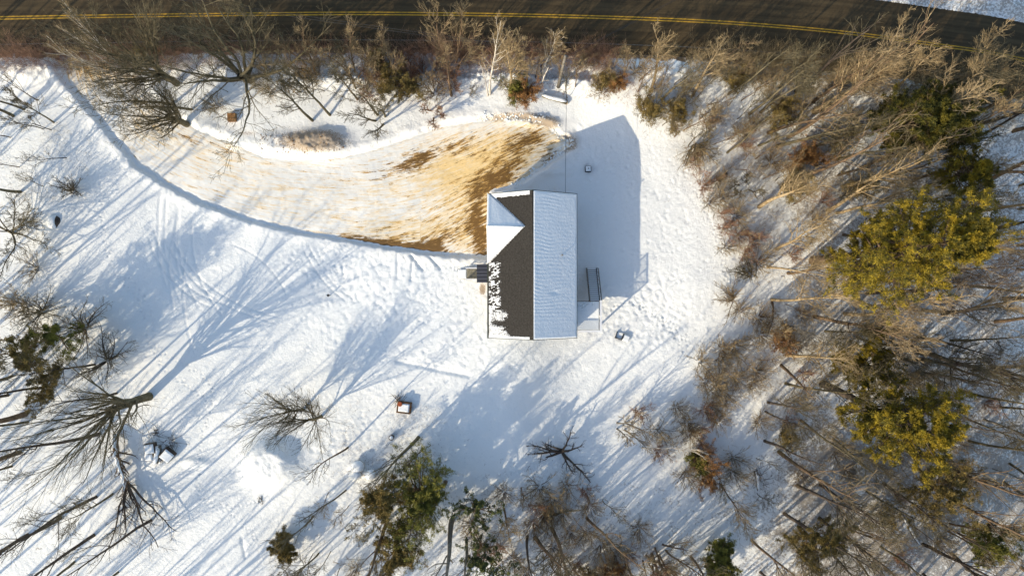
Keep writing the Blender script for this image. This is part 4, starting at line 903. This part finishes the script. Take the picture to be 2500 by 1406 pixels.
T(1562, 1094, 7.5, .10, 'thin', 'pale', 'tan', 153, 'pale birch leaning right across the dark brush', (1780, 1112), name='birch_tree')
T(1514, 1040, 6, .10, 'clump', 'greyb', 'russet', 154, 'grey-stemmed shrub at the tip of the dark brush', (1600, 1075))
T(1023, 1066, 11, .20, 'thin', 'olive', 'olive', 155, 'bare tree with a thick short trunk just below the planter', (900, 1190))
T(1035, 1095, 6, .07, 'sapling', 'brown', 'olive', 156, 'thin curved sapling right of the tree below the planter', (1000, 1140))
T(1104, 1268, 17, .30, 'thin', 'greyb', 'greyb', 157, 'tall grey trunk running down out of the lower pine', (1045, 1480))
T(946, 1268, 16, .22, 'thin', 'brown', 'olive', 158, 'bare trunk leaning down-left from the lower pine', (840, 1480))
T(1138, 1318, 15, .17, 'thin', 'greyb', 'greyb', 159, 'grey trunk right of the thicker grey trunk under the dark-leaved tree', (1160, 1500))
T(1288, 1308, 13, .16, 'thin', 'dark', 'olive', 160, 'straight dark trunk left of the curved one at the bottom', (1294, 1470))
T(1305, 1312, 13, .24, 'forest', 'brown', 'olive', 161, 'strongly curved brown trunk at the bottom of the yard', (1380, 1450))
T(1346, 1288, 15, .22, 'forest', 'brown', 'olive', 162, 'brown leaning trunk right of the curved one', (1430, 1460))
T(1431, 1264, 13, .17, 'thin', 'brown', 'russet', 163, 'long brown trunk slanting down-right at the bottom', (1540, 1400))
T(1230, 1240, 8, .13, 'forest', 'brown', 'russet', 164, 'upright brown tree near the dark-leaved tree', (1232, 1330))
T(1346, 1258, 6, .15, 'snag', 'olive', 'olive', 165, 'low hook-shaped tree arching right above the curved trunk', (1430, 1255))
T(1592, 1352, 11, .18, 'forest', 'brown', 'red', 166, 'thick brown trunk beside the reddish brush at the bottom edge', (1640, 1480))
T(1360, 1115, 3.5, .06, 'shrub', 'brown', 'russet', 167, 'reddish upright shrub in the lower middle brush', (1345, 1230)).location = onG(1345, 1230)
T(1272, 1190, 6, .08, 'sapling', 'brown', 'olive', 168, 'thin upright sapling in the lower middle brush', (1285, 1235))
T(365, 967, 15, .46, 'broom', 'olive', 'olive', 169, 'great spreading tree with a thick dark trunk on the lower left lawn', (60, 1050), twig=0.7)
T(785, 1016, 8.5, .18, 'broom', 'olive', 'olive', 170, 'clump of dark stems fanning left on the lawn, right trunk', (690, 1080), twig=0.65)
T(742, 1000, 8.5, .16, 'broom', 'olive', 'olive', 171, 'clump of dark stems fanning left on the lawn, left trunk', (620, 1020), twig=0.65)
T(850, 1092, 11, .11, 'thin', 'brown', 'olive', 172, 'thin trunk with a brown sunlit stem left of the round stones', (730, 1180))
T(846, 1196, 9, .10, 'thin', 'olive', 'olive', 173, 'thin bare tree left of the lower pine pointing down-left', (720, 1290))
T(766, 1260, 9, .10, 'thin', 'olive', 'olive', 174, 'thin bare tree just above the small round evergreen', (680, 1350))
T(778, 1350, 10, .10, 'forest', 'olive', 'olive', 175, 'thin bare tree near the bottom edge right of the small round evergreen', (690, 1460))
T(235, 1213, 16, .17, 'thin', 'dark', 'olive', 176, 'long dark trunk left of the fallen tree, upper one', (-60, 1350))
T(147, 1264, 15, .20, 'thin', 'dark', 'olive', 177, 'thick dark trunk running to the lower left edge', (-120, 1400))
T(368, 1270, 16, .16, 'thin', 'dark', 'olive', 178, 'long dark trunk below the fallen tree', (110, 1410))
T(229, 1306, 16, .19, 'thin', 'dark', 'olive', 179, 'dark trunk between the long ones at the lower left', (-60, 1470))
T(284, 960, 15, .14, 'thin', 'dark', 'olive', 180, 'slim dark trunk behind the great spreading tree', (30, 1015))
T(62, 1010, 16, .32, 'forest', 'brown', 'olive', 181, 'thick reddish-brown trunk at the left edge', (-240, 1090))
T(48, 1104, 14, .26, 'forest', 'brown', 'olive', 182, 'short brown trunk at the left edge below the thick reddish one', (-230, 1210))
T(20, 965, 13, .16, 'forest', 'dark', 'olive', 183, 'dark trunk at the left edge above the thick reddish one', (-260, 1010))
T(130, 300, 8, .10, 'forest', 'olive', 'olive', 184, 'bare tree at the upper left edge leaning to the left', (30, 235))
T(32, 284, 10, .17, 'forest', 'olive', 'olive', 185, 'thicker trunk at the upper left corner of the lawn', (-160, 190))
T(125, 317, 6, .06, 'sapling', 'dark', 'olive', 186, 'thin dark sapling near the upper left edge', (30, 290))
T(165, 385, 5, .05, 'sapling', 'dark', 'olive', 187, 'low dark branching sapling above the small bush, left lawn', (20, 400))
T(30, 568, 7, .18, 'maple', 'olive', 'olive', 188, 'mossy low tree at the left edge beside the boulder', (-40, 560))
T(175, 468, 2.6, .05, 'shrub', 'dark', 'olive', 189, 'small spreading bush on the left lawn', (150, 455))
T(232, 890, 12, .13, 'forest', 'dark', 'olive', 190, 'dark trunk under the lower left pine boughs', (20, 935), twig=0.8)
T(205, 800, 6, .07, 'shrub', 'dark', 'russet', 191, 'large dark twiggy shrub right of the lower left pine', (195, 760))
T(260, 880, 6, .07, 'shrub', 'dark', 'olive', 192, 'twiggy shrub between the pine and the great spreading tree', (240, 880))
T(100, 760, 5, .06, 'shrub', 'olive', 'olive', 193, 'olive twiggy shrub above the lower left pine', (90, 740))
# gnarled low tree lying half over
r = T(1378, 1100, 3.6, .15, 'snag', 'dark', 'dark', 194, 'gnarled dark little tree with bent limbs alone on the snow', (1300, 1090))
g = np.random.default_rng(5); 
def limb_fan(base, tips, r0, mt, label, name, seed, cat='tree', k=7, snow=False):
    g = np.random.default_rng(seed); root = empty(name, base, 0, label, cat); n = len(tips); P = np.zeros((n, 9, 3)); L = np.zeros(n)
    for i, (tx, ty, tz) in enumerate(tips):
        t = np.linspace(0, 1, 9); v = np.array([tx, ty, tz]); P[i] = t[:, None]*v; P[i, :, 2] += np.sin(t*np.pi)*.35; P[i, 1:-1] += np.cumsum(g.normal(0, .05*np.linalg.norm(v)/4, (7, 3)), 0); P[i, :, 2] = np.maximum(P[i, :, 2], .05); L[i] = np.linalg.norm(v)
    Rr = r0*(1-.75*np.linspace(0, 1, 9))[None].repeat(n, 0)
    B = grow(P, Rr, L, 9, .25, .98, 45, .38, .5, 6, g, .02, .18, .02, .3, .3, .3); C = grow(*B, 5, .2, 1, 42, .5, .6, 4, g, .0, .16, .014)
    B[0][..., 2] = np.maximum(B[0][..., 2], .03); C[0][..., 2] = np.maximum(C[0][..., 2], .03)
    t_, c_ = merge([tubes(P, Rr, k)]), merge([tubes(B[0], B[1], 4), tubes(C[0], C[1], 3)])
    link('trunk', np_mesh('trunk', *t_), M[mt], root); link('crown', np_mesh('crown', *c_), M[mt], root)
    if snow:
        P2 = P[:snow].copy(); P2[..., 2] += Rr[:snow]*.55; V, F = tubes(P2, Rr[:snow]*.85, 7); link('snow_cover', np_mesh('snow_cover', V, [F]), M['snow'], root)
    return root
limb_fan(onG(1372, 1102), [(-4.6, -.2, .8), (-4.2, -1.2, .5), (-3.8, .9, 1.4), (1.2, -2.2, .8), (3.0, -3.2, .3), (.8, 2.4, 1.5), (2, 1.2, 1.6)], .13, 'dark', 'gnarled dark limbs spread low over the snow around the little bent tree', 'bent_tree', 12)
# fallen snow-covered tree near the junk heap
b0 = onG(287, 1058, .3)
def rel(px, py, z): q = G(px, py); return (q.x-b0.x, q.y-b0.y, z)
limb_fan(b0, [rel(318, 1170, .7), rel(312, 1190, .5)], .34, 'brown', 'fallen tree trunk covered in snow left of the junk heap', 'fallen_tree', 15, snow=2)
b0 = onG(317, 1172, .5)
limb_fan(b0, [rel(300, 1330, .5), rel(322, 1300, .8), rel(372, 1250, .6), rel(440, 1290, .3), rel(270, 1340, .4), rel(310, 1245, .5), rel(350, 1225, .9), rel(395, 1330, .2)], .13, 'dark', 'dark top limbs of the fallen snow-covered tree spread toward the bottom left', 'fallen_limbs', 16, snow=1)
limb_fan(onG(2105, 1110), [(-3.5, 1.6, .6), (3, -2, .5), (5, -3.5, .8), (-1, -2, .5), (-5, 3, .4)], .10, 'tan', 'pale fallen branchy top tangled in the brush under the lower golden pine', 'fallen_branches', 18)
# ------------------------------------------------------------------ evergreens
def C_(px, py, seed, h, r, kw, cm, label, tm='brown', cat='pine tree', tip=None, name='pine_tree', group=None):
    kw = dict(kw)
    if tip: kw['lean'] = lean_for(px, py, h, *tip)
    return tree_obj(name, ('c', seed), lambda: conifer_geo(seed, h, r, **kw), 'dark' if seed == 202 else tm, cm, onG(px, py), 0, 1, label, cat, group)
C_(1984, 636, 201, 23.5, .5, dict(base=.35, crown=4.4, nb=92, leafn=8, ll=.24, lw=.026, top=.5, irr=.8, sub=11), 'gold', 'great golden-green pine, the largest evergreen, in the right-hand woods', tip=(2390, 600))
C_(2008, 936, 202, 19, .45, dict(base=.45, crown=3.6, nb=54, leafn=8, ll=.26, lw=.028, top=.5, irr=.8, sub=12), 'gold', 'second golden pine with a thick bare trunk and pale forked limbs', tip=(2290, 1060))
C_(2143, 309, 203, 14, .3, dict(base=.25, crown=3.9, nb=84, leafn=8, ll=.24, lw=.028, top=.45, irr=.5, sub=10), 'darkpine', 'dark green pine in the upper right woods', tip=(2330, 290))
C_(2080, 905, 204, 9, .16, dict(base=.3, crown=3.0, nb=34, leafn=5, ll=.22, lw=.026, irr=.7), 'gold', 'small golden pine between the two large golden ones', tip=(2140, 870))
C_(2260, 455, 205, 16, .22, dict(base=.45, crown=2.8, nb=40, leafn=5, ll=.22, lw=.026, irr=.7), 'gold', 'narrow olive pine behind the top of the great golden pine', tip=(2390, 440))
C_(1012, 1192, 206, 6.6, .24, dict(base=.2, crown=3.9, nb=70, leafn=5, ll=.22, lw=.026, top=.5, irr=.7, sub=8), 'pine', 'dense green pine in the lower middle, the main evergreen below the yard', tip=(1035, 1220))
C_(940, 1220, 207, 8, .16, dict(base=.35, crown=2.6, nb=30, leafn=5, ll=.22, lw=.026, irr=.7), 'cedar', 'thin olive pine at the left of the dense green pine', tip=(925, 1225))
C_(975, 1300, 208, 7, .16, dict(base=.3, crown=2.8, nb=34, leafn=5, ll=.22, lw=.026, irr=.8), 'cedar', 'yellow-green pine below the dense green pine', tip=(960, 1370))
C_(70, 855, 209, 11, .24, dict(base=.4, crown=3.6, nb=24, leafn=5, ll=.22, lw=.026, irr=.8), 'cedar', 'ragged pine at the left edge of the lawn', tip=(30, 862))
C_(150, 830, 210, 8, .14, dict(base=.4, crown=2.6, nb=15, leafn=5, ll=.22, lw=.026, irr=.9), 'pine', 'small dark pine beside the ragged one on the left', tip=(125, 800))
C_(130, 925, 219, 7, .12, dict(base=.4, crown=2.0, nb=20, leafn=5, ll=.22, lw=.026, irr=.9), 'cedar', 'olive young pine below the ragged pine on the left', tip=(105, 930))
C_(1750, 1362, 211, 6, .14, dict(base=.12, crown=2.4, nb=40, leafn=5, ll=.22, lw=.026, irr=.5), 'pine', 'young dark pine at the bottom edge right of the yard', tip=(1762, 1385))
C_(690, 1330, 212, 3.6, .1, dict(base=.1, crown=1.5, nb=30, leafn=5, ll=.22, lw=.026, irr=.4), 'cedar', 'small round olive evergreen near the bottom left', name='small_evergreen', tip=(685, 1352))
C_(2240, 1140, 213, 12, .2, dict(base=.4, crown=3.2, nb=34, leafn=5, ll=.22, lw=.026, irr=.8), 'cedar', 'olive pine below the lower golden pine', tip=(2330, 1230))
C_(1965, 1300, 214, 9, .16, dict(base=.25, crown=2.8, nb=36, leafn=5, ll=.22, lw=.026, irr=.6), 'cedar', 'olive-green pine in the brush at the bottom right', tip=(2010, 1340))
C_(2390, 1300, 215, 9, .16, dict(base=.3, crown=2.6, nb=32, leafn=5, ll=.22, lw=.026, irr=.7), 'pine', 'dark green pine near the lower right corner', tip=(2440, 1340))
C_(1155, 1250, 216, 6, .14, dict(base=.3, crown=2.4, nb=22, leafn=3, ll=.16, lw=.05, irr=.8, sub=6), 'holly', 'dark-leaved evergreen tree right of the dense green pine', name='evergreen_tree', cat='evergreen tree', tip=(1165, 1250))
C_(1183, 1340, 217, 7, .14, dict(base=.3, crown=2.6, nb=26, leafn=3, ll=.18, lw=.05, irr=.7, sub=6), 'holly', 'dark-leaved evergreen tree at the bottom edge under the first', name='evergreen_tree', cat='evergreen tree', tip=(1190, 1390))
C_(2060, 870, 218, 6, .1, dict(base=.3, crown=2.2, nb=22, leafn=5, ll=.22, lw=.026, irr=.8), 'gold', 'low golden pine bough left of the small golden pine', tip=(2085, 890))
BS = {}
def bush(px, py, seed, h, rad, tm, cm, label, ll=.13, lw=.026, n=6, group=None, sc=1):
    return tree_obj('evergreen_bush', ('b', seed), lambda: bush_geo(seed, h, rad, n, ll, lw), tm, cm, onG(px, py), 0, sc, label, 'bush', group, tname='stems', cname='foliage')
bush(1000, 225, 301, 3.6, 2.2, 'brown', 'cedar', 'widest olive thicket bush on the roadside bank'); bush(945, 215, 302, 3.2, 1.8, 'brown', 'cedar', 'left part bush of the olive roadside thicket'); bush(925, 160, 303, 2.6, 1.4, 'brown', 'cedar', 'small olive bush nearest the road, left of the thicket')
bush(1278, 240, 304, 3.6, 2.0, 'red', 'rust', 'rusty-leaved bush between the birch and the utility pole'); bush(1262, 230, 305, 3.4, 1.6, 'brown', 'pine', 'dark green bush growing into the rusty-leaved one')
bush(1465, 208, 306, 2.6, 1.1, 'brown', 'cedar', 'olive bush right of the utility pole, left of two', n=3); bush(1503, 208, 307, 2.2, .9, 'red', 'rust', 'small rusty bush right of two beside the bank', n=3)
bush(1585, 275, 308, 4.2, 2.3, 'brown', 'cedar', 'dense olive bush north-east of the house'); bush(1645, 290, 309, 3.4, 2.0, 'brown', 'cedar', 'looser olive bush just right of the dense one'); bush(1788, 205, 310, 3.2, 1.8, 'brown', 'cedar', 'olive bush at the upper edge of the woods by the road')
bush(1885, 290, 311, 3.8, 2.2, 'brown', 'cedar', 'olive bush left of the thick tan-barked tree'); bush(1950, 400, 312, 4.6, 2.6, 'brown', 'rust', 'brown-leaved bush in the upper right woods'); bush(2040, 345, 313, 4.6, 2.8, 'brown', 'cedar', 'olive bush left of the dark green pine', n=3)
bush(1930, 455, 314, 4, 2.2, 'brown', 'cedar', 'green-brown bush beside the orange-barked tree'); bush(1715, 1135, 315, 3.4, 2.1, 'red', 'rust', 'rusty brown bush at the end of the leaning birch'); bush(1690, 1120, 316, 2.6, 1.3, 'brown', 'pine', 'green bush on the left of the rusty brown bush')
bush(1905, 1060, 317, 3.6, 1.6, 'brown', 'cedar', 'olive bush beside the thin dark tree in the lower right', n=3); bush(2120, 800, 318, 4, 2.2, 'brown', 'cedar', 'olive bush hugging the underside of the golden pine'); bush(1900, 830, 319, 3, 2.0, 'red', 'rust', 'russet brush bush left of the small golden pine', n=2)
bush(1500, 1395, 320, 3, 2.0, 'brown', 'rust', 'rusty brown bush at the bottom edge'); bush(1440, 1392, 321, 2.6, 1.6, 'brown', 'cedar', 'olive bush at the bottom edge left of the rusty one', n=3); bush(2330, 1150, 322, 4.5, 2.6, 'brown', 'cedar', 'brownish olive bush right of the lower golden pine', n=3); bush(2090, 460, 323, 4.5, 2.6, 'brown', 'cedar', 'mossy olive bush above the great golden pine', n=3)
bush(2150, 1250, 324, 4, 2.3, 'brown', 'cedar', 'dark olive bush near the forked log', n=3); bush(370, 150, 325, 2.5, 1.3, 'olive', 'cedar', 'low olive bush beneath the roadside bushy tree', n=2)
# ------------------------------------------------------------------ filler trees of the woods (copies of a few grown kinds)
KINDS = [('forest', 14, .17, 'brown', 'russet', 11), ('forest', 15, .19, 'dark', 'olive', 12), ('forest', 13, .15, 'olive', 'olive', 13), ('forest', 16, .2, 'tan', 'tan', 14), ('clump', 10, .11, 'brown', 'russet', 15), ('sapling', 7, .06, 'brown', 'russet', 16), ('sapling', 6, .05, 'olive', 'olive', 17), ('shrub', 3.2, .035, 'brown', 'russet', 18), ('shrub', 3.6, .04, 'greyb', 'russet', 19), ('shrub', 2.6, .03, 'red', 'red', 20), ('forest', 17, .2, 'dark', 'dark', 21), ('forest', 12, .12, 'greyb', 'greyb', 22), ('thin', 16, .19, 'dark', 'olive', 23), ('thin', 18, .22, 'brown', 'russet', 24), ('thin', 14, .15, 'olive', 'olive', 25), ('rod', 17, .20, 'dark', 'olive', 26), ('rod', 15, .15, 'brown', 'russet', 27), ('rod', 19, .24, 'olive', 'olive', 28)]
NM = {'rod': 'bare_tree', 'thin': 'bare_tree', 'forest': 'bare_tree', 'clump': 'clump_tree', 'sapling': 'sapling', 'shrub': 'bare_shrub'}
def filler(px, py, k, label, group, rnd, s=None, loc=None):
    form, h, r, tm, cm, sd_ = KINDS[k]
    sh = form == 'shrub'
    return tree_obj(NM[form], ('k', k), lambda: bare_geo(sd_, h, r, form, (.03, -.02), .75 if form == 'thin' else 1.0), tm, cm, loc or onG(px, py), rnd.uniform(0, 6.28), s or rnd.uniform(.8, 1.12), label, 'shrub' if sh else 'tree', group, (rnd.uniform(-.09, .09), rnd.uniform(-.09, .09)), 'stems' if sh else 'trunk', 'twigs' if sh else 'crown')
rnd = random.Random(77); placed = [(2010, 935), (2040, 950), (2075, 960), (2105, 985), (2000, 965)]
def scatter(n, poly, kinds, label, group, mind, names=None):
    xs = [p[0] for p in poly]; ys = [p[1] for p in poly]; c = 0; tries = 0
    while c < n and tries < n*60:
        tries += 1; x, y = rnd.uniform(min(xs), max(xs)), rnd.uniform(min(ys), max(ys))
        if not bool(inpoly(np.array([x]), np.array([y]), poly)[0]) or any((x-a)**2+(y-b)**2 < mind*mind for a, b in placed): continue
        placed.append((x, y)); k = rnd.choice(kinds); form, _, _, tm, cm, _ = KINDS[k]
        what = {'rod': 'tall bare tree', 'thin': 'tall open-crowned bare tree', 'forest': 'tall bare tree', 'clump': 'many-stemmed bare tree', 'sapling': 'thin bare sapling', 'shrub': 'twiggy bare shrub'}[form]; colr = {'brown': 'brown', 'dark': 'dark', 'olive': 'olive', 'tan': 'tan', 'greyb': 'grey', 'red': 'reddish'}[tm]
        filler(x, y, k, f'{colr} {what} {label}', group+', '+what+'s, '+colr, rnd); c += 1
scatter(30, [(1800, 200), (2500, 250), (2500, 470), (1900, 480)], [0, 2, 3, 12, 13, 14], 'in the upper right woods', 'upper right woods', 38)
scatter(30, [(2030, 480), (2500, 450), (2500, 800), (2000, 820)], [12, 13, 2, 3, 10], 'in the right woods beside the great pine', 'right woods', 44)
scatter(54, [(1900, 790), (2500, 790), (2500, 1406), (1850, 1406), (1870, 1000)], [12, 13, 14, 1, 2, 11], 'in the lower right woods', 'lower right woods', 42)
scatter(14, [(1830, 1260), (2500, 1280), (2500, 1500), (1500, 1500), (1500, 1370)], [0, 2, 4], 'along the bottom edge of the woods', 'bottom woods', 50)
scatter(26, [(1640, 250), (1900, 240), (2300, 300), (2000, 560), (1820, 400)], [5, 6, 7, 9, 8], 'in the brush of the upper right woods', 'upper right brush', 26)
scatter(46, [(1830, 600), (1960, 560), (2060, 800), (2480, 900), (2450, 1380), (1880, 1380), (1700, 1120), (1850, 1000), (1790, 860)], [7, 8, 5, 6, 7, 9], 'in the brush of the right woods', 'right brush', 30)
scatter(34, [(1560, 190), (1850, 190), (1900, 480), (1760, 410), (1620, 320)], [5, 6, 7, 5, 14, 6], 'at the upper edge of the woods beside the yard', 'upper woods edge', 26)
scatter(12, [(1640, 330), (1780, 470), (1850, 620), (1790, 640), (1690, 450)], [9, 7, 8], 'in the thin brush east of the house', 'thin brush east of the house', 30)
scatter(14, [(1560, 1000), (1760, 960), (1820, 1120), (1700, 1180), (1560, 1090)], [7, 8, 9, 7], 'in the dark brush pointing into the yard', 'dark brush point', 22)
scatter(16, [(1680, 880), (1860, 780), (1880, 960), (1740, 980)], [7, 8, 7, 5], 'at the brushy edge of the yard', 'brushy yard edge', 24)
scatter(30, [(1150, 1200), (1480, 1170), (1600, 1330), (1640, 1406), (1150, 1406)], [7, 8, 5, 6, 9], 'in the brush at the bottom of the yard', 'bottom brush', 28)
scatter(7, [(1380, 1320), (1640, 1340), (1640, 1406), (1350, 1406)], [4, 9, 7], 'in the reddish brush at the bottom edge', 'reddish bottom brush', 26)
scatter(14, [(700, 1240), (930, 1150), (960, 1406), (700, 1406)], [6, 5, 8, 6], 'left of the lower pine', 'brush left of the lower pine', 34)
scatter(14, [(0, 900), (160, 860), (330, 1160), (330, 1406), (0, 1406)], [12, 14, 2, 6, 12], 'in the lower left trees', 'lower left trees', 52)
scatter(6, [(0, 700), (80, 640), (230, 740), (250, 860), (60, 860)], [8, 7, 6], 'around the left pine', 'brush at the left pine', 30)
scatter(7, [(0, 230), (110, 240), (120, 480), (0, 520)], [6, 5, 2], 'at the upper left edge', 'upper left edge', 34)
scatter(14, [(870, 150), (1110, 150), (1110, 235), (900, 240)], [9, 7, 5, 9], 'in the roadside thicket', 'roadside thicket', 18)
scatter(9, [(1420, 150), (1760, 150), (1760, 300), (1450, 230)], [6, 5, 7], 'on the bank right of the pole', 'bank right of the pole', 30)
scatter(9, [(640, 175), (860, 180), (860, 250), (660, 260)], [6, 5, 8], 'on the bank right of the biggest roadside tree', 'bank by the biggest tree', 30)
scatter(26, [(620, 150), (1780, 150), (1780, 240), (620, 240)], [5, 6, 5, 6, 4], 'on the snowbank along the road', 'roadside bank', 24)
scatter(7, [(280, 170), (580, 170), (560, 300), (400, 290)], [6, 7, 2], 'under the two big roadside trees', 'under the roadside trees', 30)
# trees outside the picture whose shadows cross the yard
def offscreen(n, x0, x1, y0, y1, seed, kinds=(15, 16, 17)):
    r_ = random.Random(seed)
    for i in range(n):
        x, y = r_.uniform(x0, x1), r_.uniform(y0, y1)
        px_, py_ = x, y; q = W(px_, py_, -.3); k = r_.choice(kinds)
        filler(0, 0, k, 'bare tree beyond the edge of the picture, seen only by its shadow on the snow', 'trees beyond the picture edge', r_, r_.uniform(.85, 1.2), Vector((q[0], q[1], gz(*q))))
offscreen(20, -420, -40, 700, 1500, 5)
offscreen(54, -300, 1150, 1480, 1900, 6)
offscreen(26, 1150, 2300, 1470, 1760, 8)
offscreen(12, -420, -60, 150, 700, 9)
# ------------------------------------------------------------------ brush that nobody could count
def thicket(name, n, fn, L, mt, seed, r=.011, fork=4, label=None, cat='brush', spread=.45):
    g = np.random.default_rng(seed); pts = []
    while len(pts) < n:
        pts.append(fn(g))
    p = np.array(pts); z = height(p[:, 0], p[:, 1], False); p0 = np.stack([p[:, 0], p[:, 1], z-.05], 1)
    d = g.normal(0, spread, (n, 3)); d[:, 2] = 1; d /= np.linalg.norm(d, axis=1, keepdims=True); LL = L*g.uniform(.5, 1.3, n)
    P, Rr = path(p0, d, LL, 5, np.full(n, r), np.full(n, r*.5), .12, 0, g); B = grow(P, Rr, LL, fork, .25, .95, 36, .5, .8, 4, g, .02, .14, r*.6)
    V, F = merge([tubes(P, Rr, 3), tubes(B[0], B[1], 3)]); o = link(name, np_mesh(name, V, F), M[mt]); return tag(o, label, cat, kind='stuff')
RL = [q for q in ROADC if -56 < q[0] < 56]
def along(x0, x1, off0, off1):
    def f(g):
        while True:
            x = W(g.uniform(x0, x1), 0)[0]
            j = min(range(len(RL)-1), key=lambda i: abs((RL[i][0]+RL[i+1][0])/2-x)); a, b_ = RL[j], RL[j+1]; t = np.clip((x-a[0])/(b_[0]-a[0]+1e-9), 0, 1); y = a[1]+(b_[1]-a[1])*t
            if g.random() < .25+.9*vn(np.array(x*.25), np.array(0.), 5): return (x, y-g.uniform(off0, off1))
    return f
thicket('roadside_brush', 4200, along(-20, 1500, 3.5, 5.6), 2.5, 'red', 31, .008, 6, 'reddish-brown twiggy brush along the near side of the road')
thicket('roadside_brush', 2600, along(1700, 2500, 3.5, 6.0), 3.0, 'russet', 32, .011, 5, 'tan and brown twiggy brush along the right end of the road')
def inpx(poly, mode=0):
    xs = [p[0] for p in poly]; ys = [p[1] for p in poly]
    def f(g):
        while True:
            x, y = g.uniform(min(xs), max(xs)), g.uniform(min(ys), max(ys))
            if inpoly(np.array([x]), np.array([y]), poly)[0] and g.random() < 2.2*(float(fbm(np.array(x/70), np.array(y/70), 2, 5))-.25): return W(x, y, -1)
    return f
thicket('undergrowth', 3400, inpx([(1600, 230), (1900, 220), (2500, 260), (2500, 1406), (1850, 1406), (1700, 1150), (1600, 1080), (1640, 980), (1830, 880), (1850, 500), (1700, 330)]), 1.9, 'russet', 33, .008, 4, 'thin brown undergrowth of the right-hand woods')
thicket('undergrowth', 900, inpx([(1540, 180), (1900, 190), (1900, 620), (1780, 600), (1660, 400), (1560, 300)]), 1.6, 'russet', 38, .008, 4, 'thin tan undergrowth at the upper edge of the yard')
thicket('undergrowth', 1500, inpx([(1150, 1180), (1560, 1190), (1680, 1406), (640, 1406), (800, 1150), (1000, 1090)]), .9, 'brown', 34, .008, 4, 'thin brown undergrowth at the bottom of the yard')
thicket('undergrowth', 900, inpx([(860, 140), (1500, 150), (1700, 300), (1400, 240), (900, 260)]), 1.0, 'red', 35, .009, 4, 'thin reddish undergrowth on the roadside bank')
thicket('dry_weeds', 500, inpx([(0, 240), (240, 330), (230, 500), (60, 500), (0, 420)]), .6, 'olive', 36, .006, 3, 'dry weeds poking through snow on the upper left lawn')
thicket('dry_weeds', 700, inpx([(860, 960), (1080, 990), (1100, 1180), (820, 1200), (840, 1050)]), .6, 'brown', 37, .006, 3, 'dry weeds poking through snow around the planter')

def clods(name, n, poly, lo, hi, m, seed, label, dz=.0):
    g = np.random.default_rng(seed); xs = [p[0] for p in poly]; ys = [p[1] for p in poly]; P = []
    while len(P) < n:
        x, y = g.uniform(min(xs), max(xs)), g.uniform(min(ys), max(ys))
        if inpoly(np.array([x]), np.array([y]), poly)[0] and g.random() < 1.8*float(fbm(np.array(x/25), np.array(y/25), 2, 9))-.35: P.append(W(x, y, -.3))
    P = np.array(P); z = height(P[:, 0], P[:, 1], False)+dz; s = lo+(hi-lo)*g.random(n)**3
    base = np.array([(-1, -1, -.5), (1, -1, -.5), (1, 1, -.5), (-1, 1, -.5), (-.6, -.6, .6), (.6, -.7, .6), (.7, .6, .6), (-.7, .5, .6)])
    V = base[None]*s[:, None, None]*g.uniform(.6, 1.3, (n, 8, 3)); a = g.uniform(0, 6.28, n); c, q = np.cos(a)[:, None], np.sin(a)[:, None]
    V = np.stack([V[..., 0]*c-V[..., 1]*q, V[..., 0]*q+V[..., 1]*c, V[..., 2]], -1)+np.stack([P[:, 0], P[:, 1], z], 1)[:, None]
    F = np.array([(0, 3, 2, 1), (4, 5, 6, 7), (0, 1, 5, 4), (1, 2, 6, 5), (2, 3, 7, 6), (3, 0, 4, 7)]); F = (F[None]+8*np.arange(n)[:, None, None]).reshape(-1, 4)
    return tag(link(name, np_mesh(name, V.reshape(-1, 3), [F]), M[m]), label, 'snow lumps' if m == 'snow' else 'dirt lumps', kind='stuff')
M['mud'] = mat('frozen_mud', (.16, .085, .025), .9, (.30, .17, .06), 4)
clods('snow_lumps', 700, [(630, 178), (1450, 180), (1460, 200), (630, 200)], .05, .20, 'snow', 61, 'ploughed lumps of snow along the crest of the roadside bank')
clods('dirt_lumps', 420, [(640, 330), (820, 318), (850, 374), (640, 384)], .015, .065, 'mud', 63, 'brown dirt crumbs on the pile at the driveway edge')
clods('dirt_lumps', 500, [(960, 400), (1190, 300), (1390, 340), (1200, 480), (1190, 610), (880, 590)], .012, .05, 'mud', 64, 'dark frozen mud crumbs strewn over the muddy end of the driveway', -.35)
clods('snow_lumps', 500, [(1180, 275), (1345, 280), (1410, 345), (1260, 460), (1240, 455), (1380, 345), (1330, 300), (1180, 295)], .03, .13, 'snow', 65, 'pushed-up snow lumps around the far end of the driveway', 0)
T(2085, 190, 11, .16, 'forest', 'tan', 'russet', 400, 'tan bare tree at the roadside where the yellow line disappears behind branches', (2150, 85))
T(2135, 205, 12, .16, 'forest', 'tan', 'russet', 401, 'tall tan roadside tree just right of the vanishing yellow line', (2215, 70))
T(2190, 215, 11, .16, 'forest', 'tan', 'russet', 402, 'tan roadside tree between the thick tan-barked tree and the road bend', (2290, 95))
T(2350, 225, 11, .16, 'forest', 'tan', 'russet', 403, 'pale tan tree over the dark road at the upper right', (2440, 80))
T(2440, 235, 10, .16, 'forest', 'tan', 'russet', 404, 'tan tree at the upper right corner beside the road', (2560, 140))
